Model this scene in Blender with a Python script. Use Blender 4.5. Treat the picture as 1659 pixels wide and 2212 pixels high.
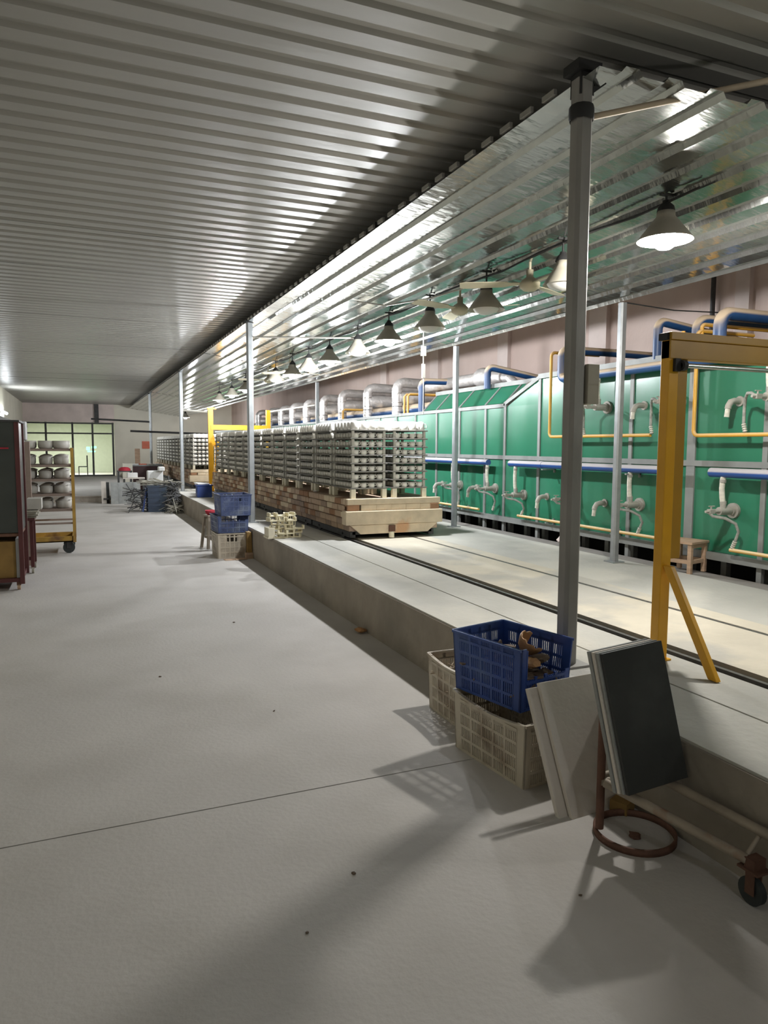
import bpy, bmesh, math, random
from mathutils import Vector, Matrix
random.seed(7)
S = bpy.context.scene
for o in list(bpy.data.objects): bpy.data.objects.remove(o)
COL = S.collection

# ------------------------------------------------------------------ camera
cam = bpy.data.cameras.new('camera'); cam.sensor_fit = 'HORIZONTAL'; cam.sensor_width = 36.0
cam.lens = 36.0 * 1550.0 / 1659.0; cam.clip_start = 0.05; cam.clip_end = 200
camo = bpy.data.objects.new('camera', cam); COL.objects.link(camo); S.camera = camo
camo.matrix_world = Matrix(((0.920994, 0.031985, -0.388261, 0.0),
                            (-0.389554, 0.086370, -0.916945, 0.0),
                            (0.004206, 0.995750, 0.092006, 1.55),
                            (0, 0, 0, 1)))
# ------------------------------------------------------------------ world, exposure
W = bpy.data.worlds.new('world'); S.world = W; W.use_nodes = True
W.node_tree.nodes['Background'].inputs[0].default_value = (0.6, 0.65, 0.7, 1)
W.node_tree.nodes['Background'].inputs[1].default_value = 0.02
S.view_settings.view_transform = 'Standard'; S.view_settings.look = 'None'
S.view_settings.gamma = 1; S.view_settings.use_curve_mapping = False
S.view_settings.exposure = 1.93
S.cycles.use_denoising = True
S.cycles.max_bounces = 8; S.cycles.diffuse_bounces = 5; S.cycles.glossy_bounces = 3
S.cycles.sample_clamp_indirect = 4.0
S.cycles.caustics_reflective = False; S.cycles.caustics_refractive = False
LAMP_W = 62.0
LAMP_COL = (0.94, 0.965, 1.0)

# ------------------------------------------------------------------ materials
def mat(name, col, rough=0.7, metal=0.0, var=0.12, scale=6.0, bump=0.0, bscale=None, stretch=None,
        spec=0.5, dust_and_light=0.0, dust_and_light_col=(0.55, 0.46, 0.36), emit=None, estr=0.0, blotch=None, bl_scale=1.2, bl_lo=.5, bl_hi=.62, alpha=1.0, trans=0.0):
    m = bpy.data.materials.new(name); m.use_nodes = True
    nt = m.node_tree; N = nt.nodes; L = nt.links
    b = N['Principled BSDF']
    b.inputs['Roughness'].default_value = rough; b.inputs['Metallic'].default_value = metal
    b.inputs['Specular IOR Level'].default_value = spec
    tc = N.new('ShaderNodeTexCoord'); mp = N.new('ShaderNodeMapping')
    L.new(tc.outputs['Object'], mp.inputs[0])
    if stretch: mp.inputs['Scale'].default_value = stretch
    nz = N.new('ShaderNodeTexNoise'); nz.inputs['Scale'].default_value = scale; nz.inputs['Detail'].default_value = 5
    L.new(mp.outputs[0], nz.inputs['Vector'])
    cr = N.new('ShaderNodeValToRGB'); cr.color_ramp.elements[0].position = .3; cr.color_ramp.elements[1].position = .7
    lo = [c * (1 - var) for c in col]; hi = [min(1, c * (1 + var)) for c in col]
    cr.color_ramp.elements[0].color = (*lo, 1); cr.color_ramp.elements[1].color = (*hi, 1)
    L.new(nz.outputs['Fac'], cr.inputs[0]); out = cr.outputs[0]
    if blotch:
        n2 = N.new('ShaderNodeTexNoise'); n2.inputs['Scale'].default_value = bl_scale; n2.inputs['Detail'].default_value = 6
        L.new(mp.outputs[0], n2.inputs['Vector'])
        r2 = N.new('ShaderNodeValToRGB'); r2.color_ramp.elements[0].position = bl_lo; r2.color_ramp.elements[1].position = bl_hi
        r2.color_ramp.elements[0].color = (0, 0, 0, 1); r2.color_ramp.elements[1].color = (1, 1, 1, 1)
        L.new(n2.outputs['Fac'], r2.inputs[0])
        mx = N.new('ShaderNodeMixRGB'); L.new(r2.outputs[0], mx.inputs[0]); L.new(out, mx.inputs[1]); mx.inputs[2].default_value = (*blotch, 1)
        out = mx.outputs[0]
    if dust_and_light > 0:  # dust on upward faces, widened to paint in light from above
        g = N.new('ShaderNodeNewGeometry'); sx = N.new('ShaderNodeSeparateXYZ'); L.new(g.outputs['Normal'], sx.inputs[0])
        r3 = N.new('ShaderNodeMapRange'); r3.inputs[1].default_value = -.02; r3.inputs[2].default_value = .30; r3.inputs[4].default_value = dust_and_light
        L.new(sx.outputs['Z'], r3.inputs[0])
        mx = N.new('ShaderNodeMixRGB'); L.new(r3.outputs[0], mx.inputs[0]); L.new(out, mx.inputs[1]); mx.inputs[2].default_value = (*dust_and_light_col, 1)
        out = mx.outputs[0]
        rr = N.new('ShaderNodeMapRange'); rr.inputs[3].default_value = rough; rr.inputs[4].default_value = .9
        L.new(r3.outputs[0], rr.inputs[0]); L.new(rr.outputs[0], b.inputs['Roughness'])
    L.new(out, b.inputs['Base Color'])
    if bump > 0:
        n3 = N.new('ShaderNodeTexNoise'); n3.inputs['Scale'].default_value = bscale or scale * 4; n3.inputs['Detail'].default_value = 4
        L.new(mp.outputs[0], n3.inputs['Vector'])
        bp = N.new('ShaderNodeBump'); bp.inputs['Strength'].default_value = min(1, bump); bp.inputs['Distance'].default_value = .02
        L.new(n3.outputs['Fac'], bp.inputs['Height']); L.new(bp.outputs[0], b.inputs['Normal'])
    if emit:
        b.inputs['Emission Color'].default_value = (*emit, 1); b.inputs['Emission Strength'].default_value = estr
    if trans > 0:
        b.inputs['Transmission Weight'].default_value = trans
    return m

M = {}
M['floor'] = mat('floor_concrete', (.53, .505, .475), .8, var=.07, scale=1.2, bump=.12, bscale=40, blotch=(.45, .425, .39), bl_scale=1.3, bl_lo=.45, bl_hi=.75, spec=.3)
M['plat'] = mat('platform_concrete', (.47, .46, .42), .8, var=.12, scale=1.5, bump=.25, bscale=25, blotch=(.58, .56, .50), bl_scale=.8, bl_lo=.5, bl_hi=.6, spec=.3)
M['platw'] = mat('platform_pale_concrete', (.60, .55, .45), .85, var=.12, scale=1.8, bump=.3, bscale=25, blotch=(.47, .45, .40), bl_scale=1.1, bl_lo=.48, bl_hi=.56, spec=.3)
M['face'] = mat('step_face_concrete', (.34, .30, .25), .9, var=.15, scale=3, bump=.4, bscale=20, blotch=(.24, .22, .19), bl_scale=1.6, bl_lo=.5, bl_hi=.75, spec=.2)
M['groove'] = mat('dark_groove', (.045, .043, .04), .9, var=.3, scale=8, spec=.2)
M['rail'] = mat('rail_steel', (.16, .15, .14), .45, .6, var=.2, scale=20)
M['strip'] = mat('trench_cover', (.26, .245, .225), .85, var=.15, scale=3, bump=.3, bscale=20, spec=.3)
M['ceil'] = mat('white_painted_sheet', (.315, .305, .28), .33, .0, var=.05, scale=2.5, bump=.12, bscale=4, stretch=(.5, 1.5, 1), spec=.38)
M['ceilsl'] = mat('galvanised_sheet', (.40, .41, .39), .14, .9, var=.08, scale=3, bump=.30, bscale=3.0, stretch=(1, 3, 1), spec=.5)
M['galv'] = mat('galvanised_post', (.36, .38, .39), .45, .55, var=.12, scale=9, bump=.05)
M['galvd'] = mat('weathered_post', (.30, .29, .275), .55, .45, var=.15, scale=9, bump=.08, stretch=(1, 1, .3))
M['black'] = mat('black_band', (.02, .02, .02), .7, var=.2)
M['darkst'] = mat('dark_steel', (.06, .06, .06), .6, .3, var=.25, scale=10)
M['pink'] = mat('pink_plaster', (.62, .49, .44), .9, var=.10, scale=1.2, bump=.15, bscale=30, blotch=(.70, .59, .54), bl_scale=.6, bl_lo=.4, bl_hi=.7, spec=.2, stretch=(1, 1, .5))
M['pinkl'] = mat('pale_pilaster', (.74, .64, .60), .9, var=.10, scale=2, spec=.2)
M['pale'] = mat('pale_wall', (.76, .73, .62), .85, var=.05, scale=1.5, spec=.3)
M['roomw'] = mat('lit_room_wall', (.60, .62, .54), .9, var=.04)
M['green'] = mat('green_enamel', (.03, .205, .115), .27, .0, var=.10, scale=1.0, bump=.06, bscale=2.5, spec=.6, blotch=(.06, .22, .14), bl_scale=.8, bl_lo=.45, bl_hi=.7)
M['flange'] = mat('grey_flange', (.27, .28, .27), .55, .2, var=.1, scale=8)
M['kroof'] = mat('dusty_kiln_roof', (.22, .19, .16), .9, var=.2, scale=4)
M['blue'] = mat('blue_pipe_paint', (.02, .08, .30), .35, .0, var=.1, scale=6, dust_and_light=.85, dust_and_light_col=(.60, .56, .54))
M['bluew'] = mat('blue_roof_pipe_paint', (.02, .085, .24), .4, .0, var=.1, scale=6, dust_and_light=.95, dust_and_light_col=(.78, .62, .44))
M['yel'] = mat('yellow_gas_pipe', (.75, .40, .05), .4, .0, var=.1, scale=6, dust_and_light=.5, dust_and_light_col=(.85, .62, .38))
M['ygas'] = mat('dusty_yellow_pipe', (.72, .45, .14), .5, .0, var=.1, scale=6, dust_and_light=.8, dust_and_light_col=(.85, .66, .42))
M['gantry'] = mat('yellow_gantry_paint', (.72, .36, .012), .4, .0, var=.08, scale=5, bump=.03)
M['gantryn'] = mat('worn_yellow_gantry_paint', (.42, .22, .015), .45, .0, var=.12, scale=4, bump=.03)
M['steel'] = mat('bright_steel', (.6, .6, .58), .25, .9, var=.1, scale=20)
M['foil'] = mat('foil_wrap', (.80, .77, .75), .42, .55, var=.15, scale=8, bump=.8, bscale=12)
M['burner'] = mat('dusty_grey_burner', (.40, .38, .34), .7, .2, var=.2, scale=14, dust_and_light=.5, dust_and_light_col=(.6, .56, .5))
M['hose'] = mat('braided_hose', (.72, .69, .60), .6, .1, var=.2, scale=30)
M['hosed'] = mat('grey_hose', (.36, .36, .33), .7, .1, var=.3, scale=30)
M['shade'] = mat('cream_enamel_shade', (.46, .43, .35), .45, .0, var=.08, scale=6)
M['fan'] = mat('cream_fan_paint', (.60, .55, .40), .5, .0, var=.08, scale=6)
M['bulb'] = mat('frosted_globe', (.75, .74, .70), .3, var=.03)
M['lit'] = mat('lit_globe', (.9, .95, 1.0), .4, emit=(.86, .93, 1.0), estr=8)
M['tube'] = mat('lit_tube', (.9, .95, 1.0), .4, emit=(.9, .96, 1.0), estr=5)
M['roomlamp'] = mat('room_tube', (1, 1, .9), .4, emit=(1, 1, .78), estr=3)
M['greenled'] = mat('green_led_sign', (.1, .9, .4), .4, emit=(.1, 1, .45), estr=1.2)
M['cup'] = mat('white_bisque_ware', (.90, .87, .80), .55, var=.05, scale=20)
M['cuptop'] = mat('white_glazed_ware', (.86, .84, .80), .35, var=.03, scale=20)
M['bat'] = mat('kiln_shelf_slab', (.20, .19, .17), .85, var=.2, scale=10)
M['prop'] = mat('kiln_prop', (.62, .60, .54), .8, var=.15, scale=18)
M['block'] = mat('cream_foot_block', (.76, .71, .56), .8, var=.06, scale=14)
M['brk1'] = mat('cream_firebrick', (.68, .57, .42), .9, var=.12, scale=7, bump=.3, bscale=30, blotch=(.60, .37, .22), bl_scale=2.2, bl_lo=.60, bl_hi=.68, spec=.2)
M['brk2'] = mat('tan_firebrick', (.50, .37, .27), .9, var=.15, scale=7, bump=.3, bscale=30, spec=.2)
M['brk3'] = mat('brown_firebrick', (.35, .20, .12), .9, var=.18, scale=7, bump=.3, bscale=30, spec=.2)
M['brk4'] = mat('grey_brown_firebrick', (.36, .27, .21), .9, var=.15, scale=7, bump=.3, bscale=30, spec=.2)
M['core'] = mat('car_core', (.16, .11, .08), .95, var=.2, scale=6)
M['wood'] = mat('weathered_wood', (.45, .31, .21), .8, var=.2, scale=5, stretch=(1, 1, 6), bump=.1)
M['lath'] = mat('bamboo_lath', (.50, .41, .30), .7, var=.15, scale=8)
M['cblue'] = mat('blue_plastic', (.028, .07, .28), .38, var=.15, scale=5, blotch=(.07, .12, .30), bl_scale=3, bl_lo=.55, bl_hi=.7)
M['cblued'] = mat('dusty_blue_plastic', (.07, .10, .22), .5, var=.2, scale=5, blotch=(.20, .24, .33), bl_scale=6, bl_lo=.5, bl_hi=.7)
M['cnavy'] = mat('navy_plastic', (.03, .05, .09), .45, var=.2, scale=5, blotch=(.07, .10, .12), bl_scale=3)
M['cwhite'] = mat('dirty_white_plastic', (.56, .50, .40), .5, var=.10, scale=5, blotch=(.34, .27, .20), bl_scale=5, bl_lo=.52, bl_hi=.68)
M['crock'] = mat('brown_potsherd', (.42, .22, .09), .6, var=.25, scale=5)
M['crockd'] = mat('dark_potsherd', (.13, .09, .06), .6, var=.3, scale=5)
M['crockw'] = mat('pale_potsherd', (.55, .50, .42), .5, var=.15, scale=5)
M['slabl'] = mat('pale_kiln_slab', (.66, .61, .55), .85, var=.06, scale=3, bump=.05, bscale=40, blotch=(.40, .34, .29), bl_scale=1.7, bl_lo=.55, bl_hi=.8)
M['slabd'] = mat('dark_kiln_slab', (.032, .034, .032), .65, var=.25, scale=3, bump=.05, bscale=30, blotch=(.05, .053, .05), bl_scale=2.5)
M['slabe'] = mat('grey_slab_edge', (.30, .31, .30), .8, var=.15, scale=8)
M['rust'] = mat('rusted_steel', (.15, .075, .05), .75, .2, var=.3, scale=8, bump=.2, bscale=40)
M['pipeo'] = mat('old_painted_tube', (.33, .28, .22), .6, .2, var=.2, scale=8, blotch=(.25, .13, .08), bl_scale=5, bl_lo=.62, bl_hi=.7)
M['rubber'] = mat('dark_rubber', (.03, .035, .035), .7, var=.3)
M['maroon'] = mat('maroon_paint', (.09, .022, .022), .55, var=.2, scale=6)
M['cabgrey'] = mat('dark_grey_cabinet', (.055, .062, .058), .35, .2, var=.15, scale=3)
M['boxgrey'] = mat('light_grey_box', (.40, .40, .40), .6, var=.05)
M['oldwood'] = mat('ochre_board', (.28, .17, .05), .8, var=.2, scale=6)
M['tyel'] = mat('trolley_yellow', (.45, .27, .05), .6, var=.2, scale=6, blotch=(.16, .08, .04), bl_scale=4, bl_lo=.55, bl_hi=.7)
M['shelfw'] = mat('trolley_shelf_board', (.30, .23, .19), .8, var=.15, scale=6)
M['pot'] = mat('unglazed_pot', (.50, .48, .43), .6, var=.06, scale=9)
M['potm'] = mat('silver_glazed_pot', (.6, .6, .58), .2, .5, var=.1, scale=9)
M['white'] = mat('white_foam', (.8, .8, .78), .7, var=.03)
M['red'] = mat('red_cloth', (.45, .03, .05), .8, var=.2)
M['redp'] = mat('red_notice', (.62, .17, .10), .7, var=.08)
M['scrap'] = mat('pale_scrap', (.36, .34, .28), .7, var=.25, scale=12)
M['scrapd'] = mat('dark_scrap', (.10, .10, .10), .6, .3, var=.3, scale=12)
M['cream'] = mat('cream_ceramic_props', (.72, .66, .47), .7, var=.12, scale=10)
M['boxb'] = mat('beige_switch_box', (.40, .37, .30), .6, var=.05)
M['cable'] = mat('white_cable', (.6, .58, .52), .6)
M['cableb'] = mat('black_cable', (.02, .02, .02), .6)
M['desk'] = mat('dark_desk', (.06, .022, .022), .6, var=.2)
g = bpy.data.materials.new('greenish_glass'); g.use_nodes = True; M['glass'] = g
b = g.node_tree.nodes['Principled BSDF']; b.inputs['Base Color'].default_value = (.90, .95, .88, 1); b.inputs['Roughness'].default_value = .03
b.inputs['Transmission Weight'].default_value = 1.0; b.inputs['IOR'].default_value = 1.05
tc = g.node_tree.nodes.new('ShaderNodeTexCoord'); nz = g.node_tree.nodes.new('ShaderNodeTexNoise'); mr = g.node_tree.nodes.new('ShaderNodeMapRange')
mr.inputs[3].default_value = .02; mr.inputs[4].default_value = .09; g.node_tree.links.new(tc.outputs['Object'], nz.inputs[0])
g.node_tree.links.new(nz.outputs[0], mr.inputs[0]); g.node_tree.links.new(mr.outputs[0], b.inputs['Roughness'])

# ------------------------------------------------------------------ mesh builder
def frame(d):
    d = Vector(d).normalized(); a = Vector((0, 0, 1)) if abs(d.z) < .9 else Vector((1, 0, 0))
    u = d.cross(a).normalized(); return u, d.cross(u).normalized()
class MB:
    def __init__(s): s.v = []; s.f = []; s.sm = []; s.mi = []; s.cur = 0
    def add(s, vs, fs, smooth=False):
        o = len(s.v); s.v += [tuple(p) for p in vs]
        for f in fs: s.f.append(tuple(i + o for i in f)); s.sm.append(smooth); s.mi.append(s.cur)
        return s
    def box(s, x0, x1, y0, y1, z0, z1, M_=None):
        p = [Vector((x, y, z)) for z in (z0, z1) for y in (y0, y1) for x in (x0, x1)]
        if M_ is not None: p = [M_ @ q for q in p]
        return s.add(p, [(0, 2, 3, 1), (4, 5, 7, 6), (0, 1, 5, 4), (2, 6, 7, 3), (0, 4, 6, 2), (1, 3, 7, 5)])
    def hexa(s, p):
        return s.add(p, [(0, 3, 2, 1), (4, 5, 6, 7), (0, 1, 5, 4), (1, 2, 6, 5), (2, 3, 7, 6), (3, 0, 4, 7)])
    def cyl(s, p, q, r, n=12, r2=None, cap=True):
        p = Vector(p); q = Vector(q); r2 = r if r2 is None else r2; u, w = frame(q - p); vs = []
        for c, rr in ((p, r), (q, r2)):
            for i in range(n):
                a = 2 * math.pi * i / n; vs.append(c + (u * math.cos(a) + w * math.sin(a)) * rr)
        s.add(vs, [(i, (i + 1) % n, n + (i + 1) % n, n + i) for i in range(n)], True)
        if cap: s.add(vs, [tuple(range(n - 1, -1, -1)), tuple(range(n, 2 * n))])
        return s
    def tube(s, pts, r, n=10, cap=True, rad=None):
        pts = [Vector(p) for p in pts]; k = len(pts); vs = []; u = None
        for j, p in enumerate(pts):
            d = (pts[min(j + 1, k - 1)] - pts[max(j - 1, 0)]).normalized()
            if u is None: u, _ = frame(d)
            u = (u - d * u.dot(d)).normalized(); w = d.cross(u)
            rr = r if rad is None else rad[j]
            for i in range(n):
                a = 2 * math.pi * i / n; vs.append(p + (u * math.cos(a) + w * math.sin(a)) * rr)
        fs = [(j * n + i, j * n + (i + 1) % n, (j + 1) * n + (i + 1) % n, (j + 1) * n + i) for j in range(k - 1) for i in range(n)]
        s.add(vs, fs, True)
        if cap: s.add(vs, [tuple(range(n - 1, -1, -1)), tuple(range((k - 1) * n, k * n))])
        return s
    def lathe(s, prof, c=(0, 0, 0), n=16, capb=False, capt=False):
        vs = []; c = Vector(c)
        for r, z in prof:
            for i in range(n):
                a = 2 * math.pi * i / n; vs.append((c.x + r * math.cos(a), c.y + r * math.sin(a), c.z + z))
        k = len(prof)
        s.add(vs, [(j * n + i, j * n + (i + 1) % n, (j + 1) * n + (i + 1) % n, (j + 1) * n + i) for j in range(k - 1) for i in range(n)], True)
        if capb: s.add(vs[:n], [tuple(range(n - 1, -1, -1))])
        if capt: s.add(vs[-n:], [tuple(range(n))])
        return s
    def slab(s, o, a, b, c):  # parallelepiped: origin + three edge vectors
        o, a, b, c = map(Vector, (o, a, b, c))
        return s.hexa([o, o + a, o + a + b, o + b, o + c, o + a + c, o + a + b + c, o + b + c])
    def mesh(s, name, mats):
        me = bpy.data.meshes.new(name); me.from_pydata(s.v, [], s.f)
        me.polygons.foreach_set('use_smooth', s.sm)
        for m in (mats if isinstance(mats, (list, tuple)) else [mats]): me.materials.append(M[m])
        if any(s.mi): me.polygons.foreach_set('material_index', s.mi)
        bm = bmesh.new(); bm.from_mesh(me); bmesh.ops.recalc_face_normals(bm, faces=bm.faces); bm.to_mesh(me); bm.free()
        me.update(); return me
def link(name, me, parent=None, loc=None, rotz=0.0):
    o = bpy.data.objects.new(name, me); COL.objects.link(o)
    if parent is not None: o.parent = parent
    if loc is not None: o.location = loc
    if rotz: o.rotation_euler.z = rotz
    return o
def obj(name, mb, m, parent=None, loc=None, rotz=0.0, bevel=0.0, label=None, kind=None):
    o = link(name, mb.mesh(name, m), parent, loc, rotz)
    if bevel:
        bv = o.modifiers.new('bevel', 'BEVEL'); bv.width = bevel; bv.segments = 2; bv.limit_method = 'ANGLE'
    if label: o['label'] = label
    if kind: o['kind'] = kind
    return o
def thing(name, label, cat, loc=(0, 0, 0), rotz=0.0, group=None):
    o = bpy.data.objects.new(name, None); COL.objects.link(o); o.location = loc; o.rotation_euler.z = rotz
    o.empty_display_size = .05; return tag(o, label, cat, group)
def tag(o, label, cat, group=None, kind=None):
    o['label'] = label; o['category'] = cat
    if group: o['group'] = group
    if kind: o['kind'] = kind
    return o
def struct(name, mb, m, parent=None, label=None, cat=None, bevel=0):
    o = obj(name, mb, m, parent, bevel=bevel)
    if parent is None:
        o['kind'] = 'structure'; o['label'] = label; o['category'] = cat
    return o
def sempty(name, label, cat, loc=(0, 0, 0)):
    o = thing(name, label, cat, loc); o['kind'] = 'structure'; return o
def arc(c, a, b, r, n=5):  # quarter bend in the plane of unit vectors a,b about corner c: from -a side to +b side
    c, a, b = Vector(c), Vector(a), Vector(b)
    return [c - a * r + b * r + (a * math.sin(t) - b * math.cos(t)) * r for t in [math.pi / 2 * i / n for i in range(n + 1)]]

PZ = .405       # top of the raised platform
# ------------------------------------------------------------------ setting: floors
mb = MB()
mb.box(-2.4, 2.165, 3.0, 38, -.12, 0)
fl = sempty('floor', 'dusty pale concrete floor of the hall aisle', 'floor')
obj('slab', mb, 'floor', fl)
obj('slab', MB().box(-2.4, 2.165, -6, 2.992, -.12, 0), 'floor', fl)
obj('joint', MB().box(-2.4, 2.165, 2.992, 3.0, -.12, -.006), 'groove', fl)
pf = sempty('floor', 'raised concrete platform carrying the rail track beside the kiln', 'floor')
obj('platform_slab', MB().box(2.165, 2.60, -6, 38, -.1, PZ).box(2.614, 2.975, -6, 38, -.1, PZ).box(2.60, 2.614, -6, 38, -.1, PZ - .012), ['plat'], pf)
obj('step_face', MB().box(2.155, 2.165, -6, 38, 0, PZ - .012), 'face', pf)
obj('track_slab', MB().box(3.125, 3.83, -6, 38, -.1, PZ).box(3.872, 4.05, -6, 38, -.1, PZ), 'platw', pf)
obj('outer_slab', MB().box(4.05, 5.05, -6, 38, -.1, PZ).box(5.05, 5.29, -6, 38, -.1, PZ - .03), ['plat'], pf)
obj('shaded_pit_floor', MB().box(5.29, 7.4, -6, 38, -.1, .18), 'groove', pf)  # dark colour puts the shade under the kiln into this floor
obj('groove', MB().box(2.975, 3.125, -6, 38, -.1, PZ - .05).box(3.83, 3.872, -6, 38, -.1, PZ - .04), 'groove', pf)
obj('trench_cover', MB().box(5.05, 5.30, -6, 38, PZ - .03, PZ - .008), 'strip', pf)
for x0, lab in ((3.04, 'left steel rail of the kiln car track in its dark groove'), (3.843, 'right steel rail of the kiln car track by the kiln')):
    t = obj('rail', MB().box(x0 - .022, x0 + .022, -6, 30, PZ - .05, PZ - .042).box(x0 - .006, x0 + .006, -6, 30, PZ - .042, PZ - .012).box(x0 - .013, x0 + .013, -6, 30, PZ - .012, PZ + .001), 'rail')
    tag(t, lab, 'rail')
# cross kerb at the far end of the aisle
tag(obj('kerb', MB().box(-2.4, 2.15, 20.8, 21.1, 0, .14).box(-2.4, 2.15, 20.78, 20.86, .14, .17), 'face'), 'low concrete kerb running across the far end of the aisle', 'kerb', kind='structure')

# ------------------------------------------------------------------ ceilings
P = .205
def corrug(n, length, lo=.115, up=.022):
    """profile along v (length n*P), extruded along u"""
    prof = []
    for i in range(n):
        b0 = i * P; prof += [(b0, 0), (b0 + lo, 0), (b0 + lo + .018, up), (b0 + P - .018, up)]
    prof.append((n * P, 0)); return prof
def sheet_mesh(name, m, n, u0, u1, along_x, nu=6, lo=.115, up=.021, slant=None):
    prof = corrug(n, 0, lo, up); mb = MB(); vs = []
    for i in range(nu + 1):
        for v, z in prof:
            a = u0 if slant is None else slant(v)
            u = a + (u1 - a) * i / nu; vs.append((u, v, z) if along_x else (v, u, z))
    k = len(prof)
    mb.add(vs, [(j * k + i, j * k + i + 1, (j + 1) * k + i + 1, (j + 1) * k + i) for j in range(nu) for i in range(k - 1)])
    return mb.mesh(name, m)
CZ = 3.50
ce = sempty('ceiling', 'flat ceiling of white ribbed metal sheets over the aisle', 'ceiling')
mA = sheet_mesh('ceiling_sheet', 'ceil', 4, -2.4, 2.62, True)
mB_ = sheet_mesh('ceiling_sheet_wide', 'ceil', 4, -2.4, 7.4, True)
y = 3.15; k = 0
while y < 38:
    o = link('sheet', mA, ce, (0, y, CZ + random.uniform(-.003, .003))); o.rotation_euler = (random.uniform(-.002, .002), random.uniform(-.0006, .0006), 0); y += 4 * P
y = 3.15 - 4 * P
while y > -6.5:
    o = link('sheet', mB_, ce, (0, y, CZ + random.uniform(-.003, .003))); o.rotation_euler = (random.uniform(-.002, .002), 0, 0); y -= 4 * P
obj('backing', MB().box(-2.4, 7.4, -6.5, 3.15, CZ + .06, CZ + .08).box(-2.4, 2.64, 3.15, 38, CZ + .06, CZ + .08), 'darkst', ce)
cs = sempty('ceiling', 'sloping shiny ribbed metal ceiling over the kiln car track', 'ceiling')
SX0, SZ0, SX1, SZ1 = 2.30, 3.325, 4.84, 2.935
slope = math.atan2(SZ1 - SZ0, SX1 - SX0); slen = math.hypot(SX1 - SX0, SZ1 - SZ0)
mC = sheet_mesh('sloping_sheet', 'ceilsl', 4, 0, 6.25, False, 8, lo=.105, up=.03)
for a in range(3):
    for b_ in range(6):
        q = a * 4 * P * slen / (12 * P)
        q0 = a * 4 * P; sl = (SZ1 - SZ0) / (12 * P)
        me_ = mC if b_ else sheet_mesh('sloping_sheet', 'ceilsl', 4, 0, 6.25, False, 8, lo=.105, up=.03, slant=lambda v: 1.615 * (SZ0 + sl * (q0 + v) - 1.55) - 3.02)
        o = link('sheet', me_, cs, (SX0 + q * math.cos(slope), 3.02 + b_ * 5.7, SZ0 + q * math.sin(slope) + .004 * (b_ % 2) + .002 * a))
        o.rotation_euler = (0, -slope, 0); o.scale = (slen / (12 * P), 1, 1)
mb = MB(); y = 3.2
while y < 34:
    mb.box(2.285, 2.305, y, y + .105, SZ0 + .012, SZ0 + .04); y += P
obj('edge_clip', mb, 'ceil', cs, kind='stuff')
mb = MB()
for y in (5.75, 9.0, 12.2, 15.4, 18.4, 22, 26.4, 30): mb.slab((2.34, y, SZ0 + .045), (2.5, 0, -.384), (0, .05, 0), (0, 0, .05))
obj('purlin', mb, 'darkst', cs)
mb = MB().box(4.84, 7.5, 3.0, 38.2, 5.4, 5.5).box(4.5, 7.5, 3.10, 3.16, 3.58, 5.5).box(4.80, 4.86, 3.15, 38.2, 3.03, 5.5)
struct('ceiling', mb, 'pale', None, 'high plain roof above the kiln', 'ceiling')

# ------------------------------------------------------------------ walls
struct('wall_right', MB().box(7.4, 7.6, -6, 38, -.1, 5.5), 'pink', None, 'long pinkish plaster wall behind the kiln', 'wall')
for y0, y1, lab in ((11.5, 11.85, 'pale pilaster on the pink wall above the low kiln section'), (8.8, 9.2, 'pale pilaster on the pink wall behind the tallest kiln section'), (6.3, 6.5, 'narrow pilaster at the right end of the pink wall'), (14.3, 14.7, 'pale pilaster on the pink wall behind the foil ducts'), (17.2, 17.6, 'farthest visible pilaster of the pink wall')):
    tag(obj('pilaster', MB().box(7.33, 7.4, y0, y1, 0, 5.4), 'pinkl'), lab, 'pilaster', kind='structure')
tag(obj('drainpipe', MB().cyl((7.33, 6.83, 2.4), (7.33, 6.83, 5.3), .03), 'darkst'), 'thin dark pipe running up the pink wall', 'pipe')
struct('wall_left', MB().box(-2.6, -2.4, -6, 38, -.1, CZ + .1), 'pale', None, 'pale left wall of the aisle', 'wall')
struct('trim_1', MB().box(-2.4, -2.22, 20, 38, 2.28, 2.42), 'boxgrey', None, 'grey ledge along the left wall below the lit tube', 'ledge')
struct('wall_back', MB().box(-2.6, 7.6, -6.2, -6, -.1, 5.5), 'pale', None, 'wall behind the viewer', 'wall')
# far wall with the glazed partition
fw = MB().box(1.62, 7.6, 38, 38.2, 0, 5.5).box(-2.6, 1.62, 38, 38.2, 2.62, 5.5)
struct('wall_far', fw, 'pale', None, 'pale end wall of the hall', 'wall')
struct('trim_2', MB().box(-2.4, 1.62, 37.9, 38, 2.62, CZ), 'pinkl', None, 'pinkish lintel band above the glazed partition', 'band')
struct('pillar', MB().box(.72, .92, 37.8, 38, 2.6, CZ), 'darkst', None, 'short dark upright on the band above the glazed partition', 'pillar')
gp = sempty('window_1', 'dark framed glazed partition at the far end, lit room behind', 'window', (0, 38.1, 0))
fr = MB()
xs = (-2.35, -1.45, -.28, .62, 1.55)
for x in xs: obj('mullion', MB().box(x - .045, x + .045, -.06, .02, 0, 2.62), 'darkst', gp)
for z in (.0, 2.05, 2.54): obj('transom', MB().box(-2.35, 1.6, -.05, .01, z, z + .07), 'darkst', gp)
for i in range(4):
    obj('pane', MB().box(xs[i] + .045, xs[i + 1] - .045, -.03, -.022, .07, 2.05), 'glass', gp)
    obj('pane', MB().box(xs[i] + .045, xs[i + 1] - .045, -.03, -.022, 2.12, 2.54), 'glass', gp)
struct('wall_glazed_room', MB().box(-4, 3, 44, 44.2, 0, 3).box(-4.2, -4, 38.2, 44, 0, 3).box(3, 3.2, 38.2, 44, 0, 3).box(-4, 3, 38.2, 44, 3, 3.1), 'roomw', None, 'pale walls of the lit room behind the glass', 'wall')
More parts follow.
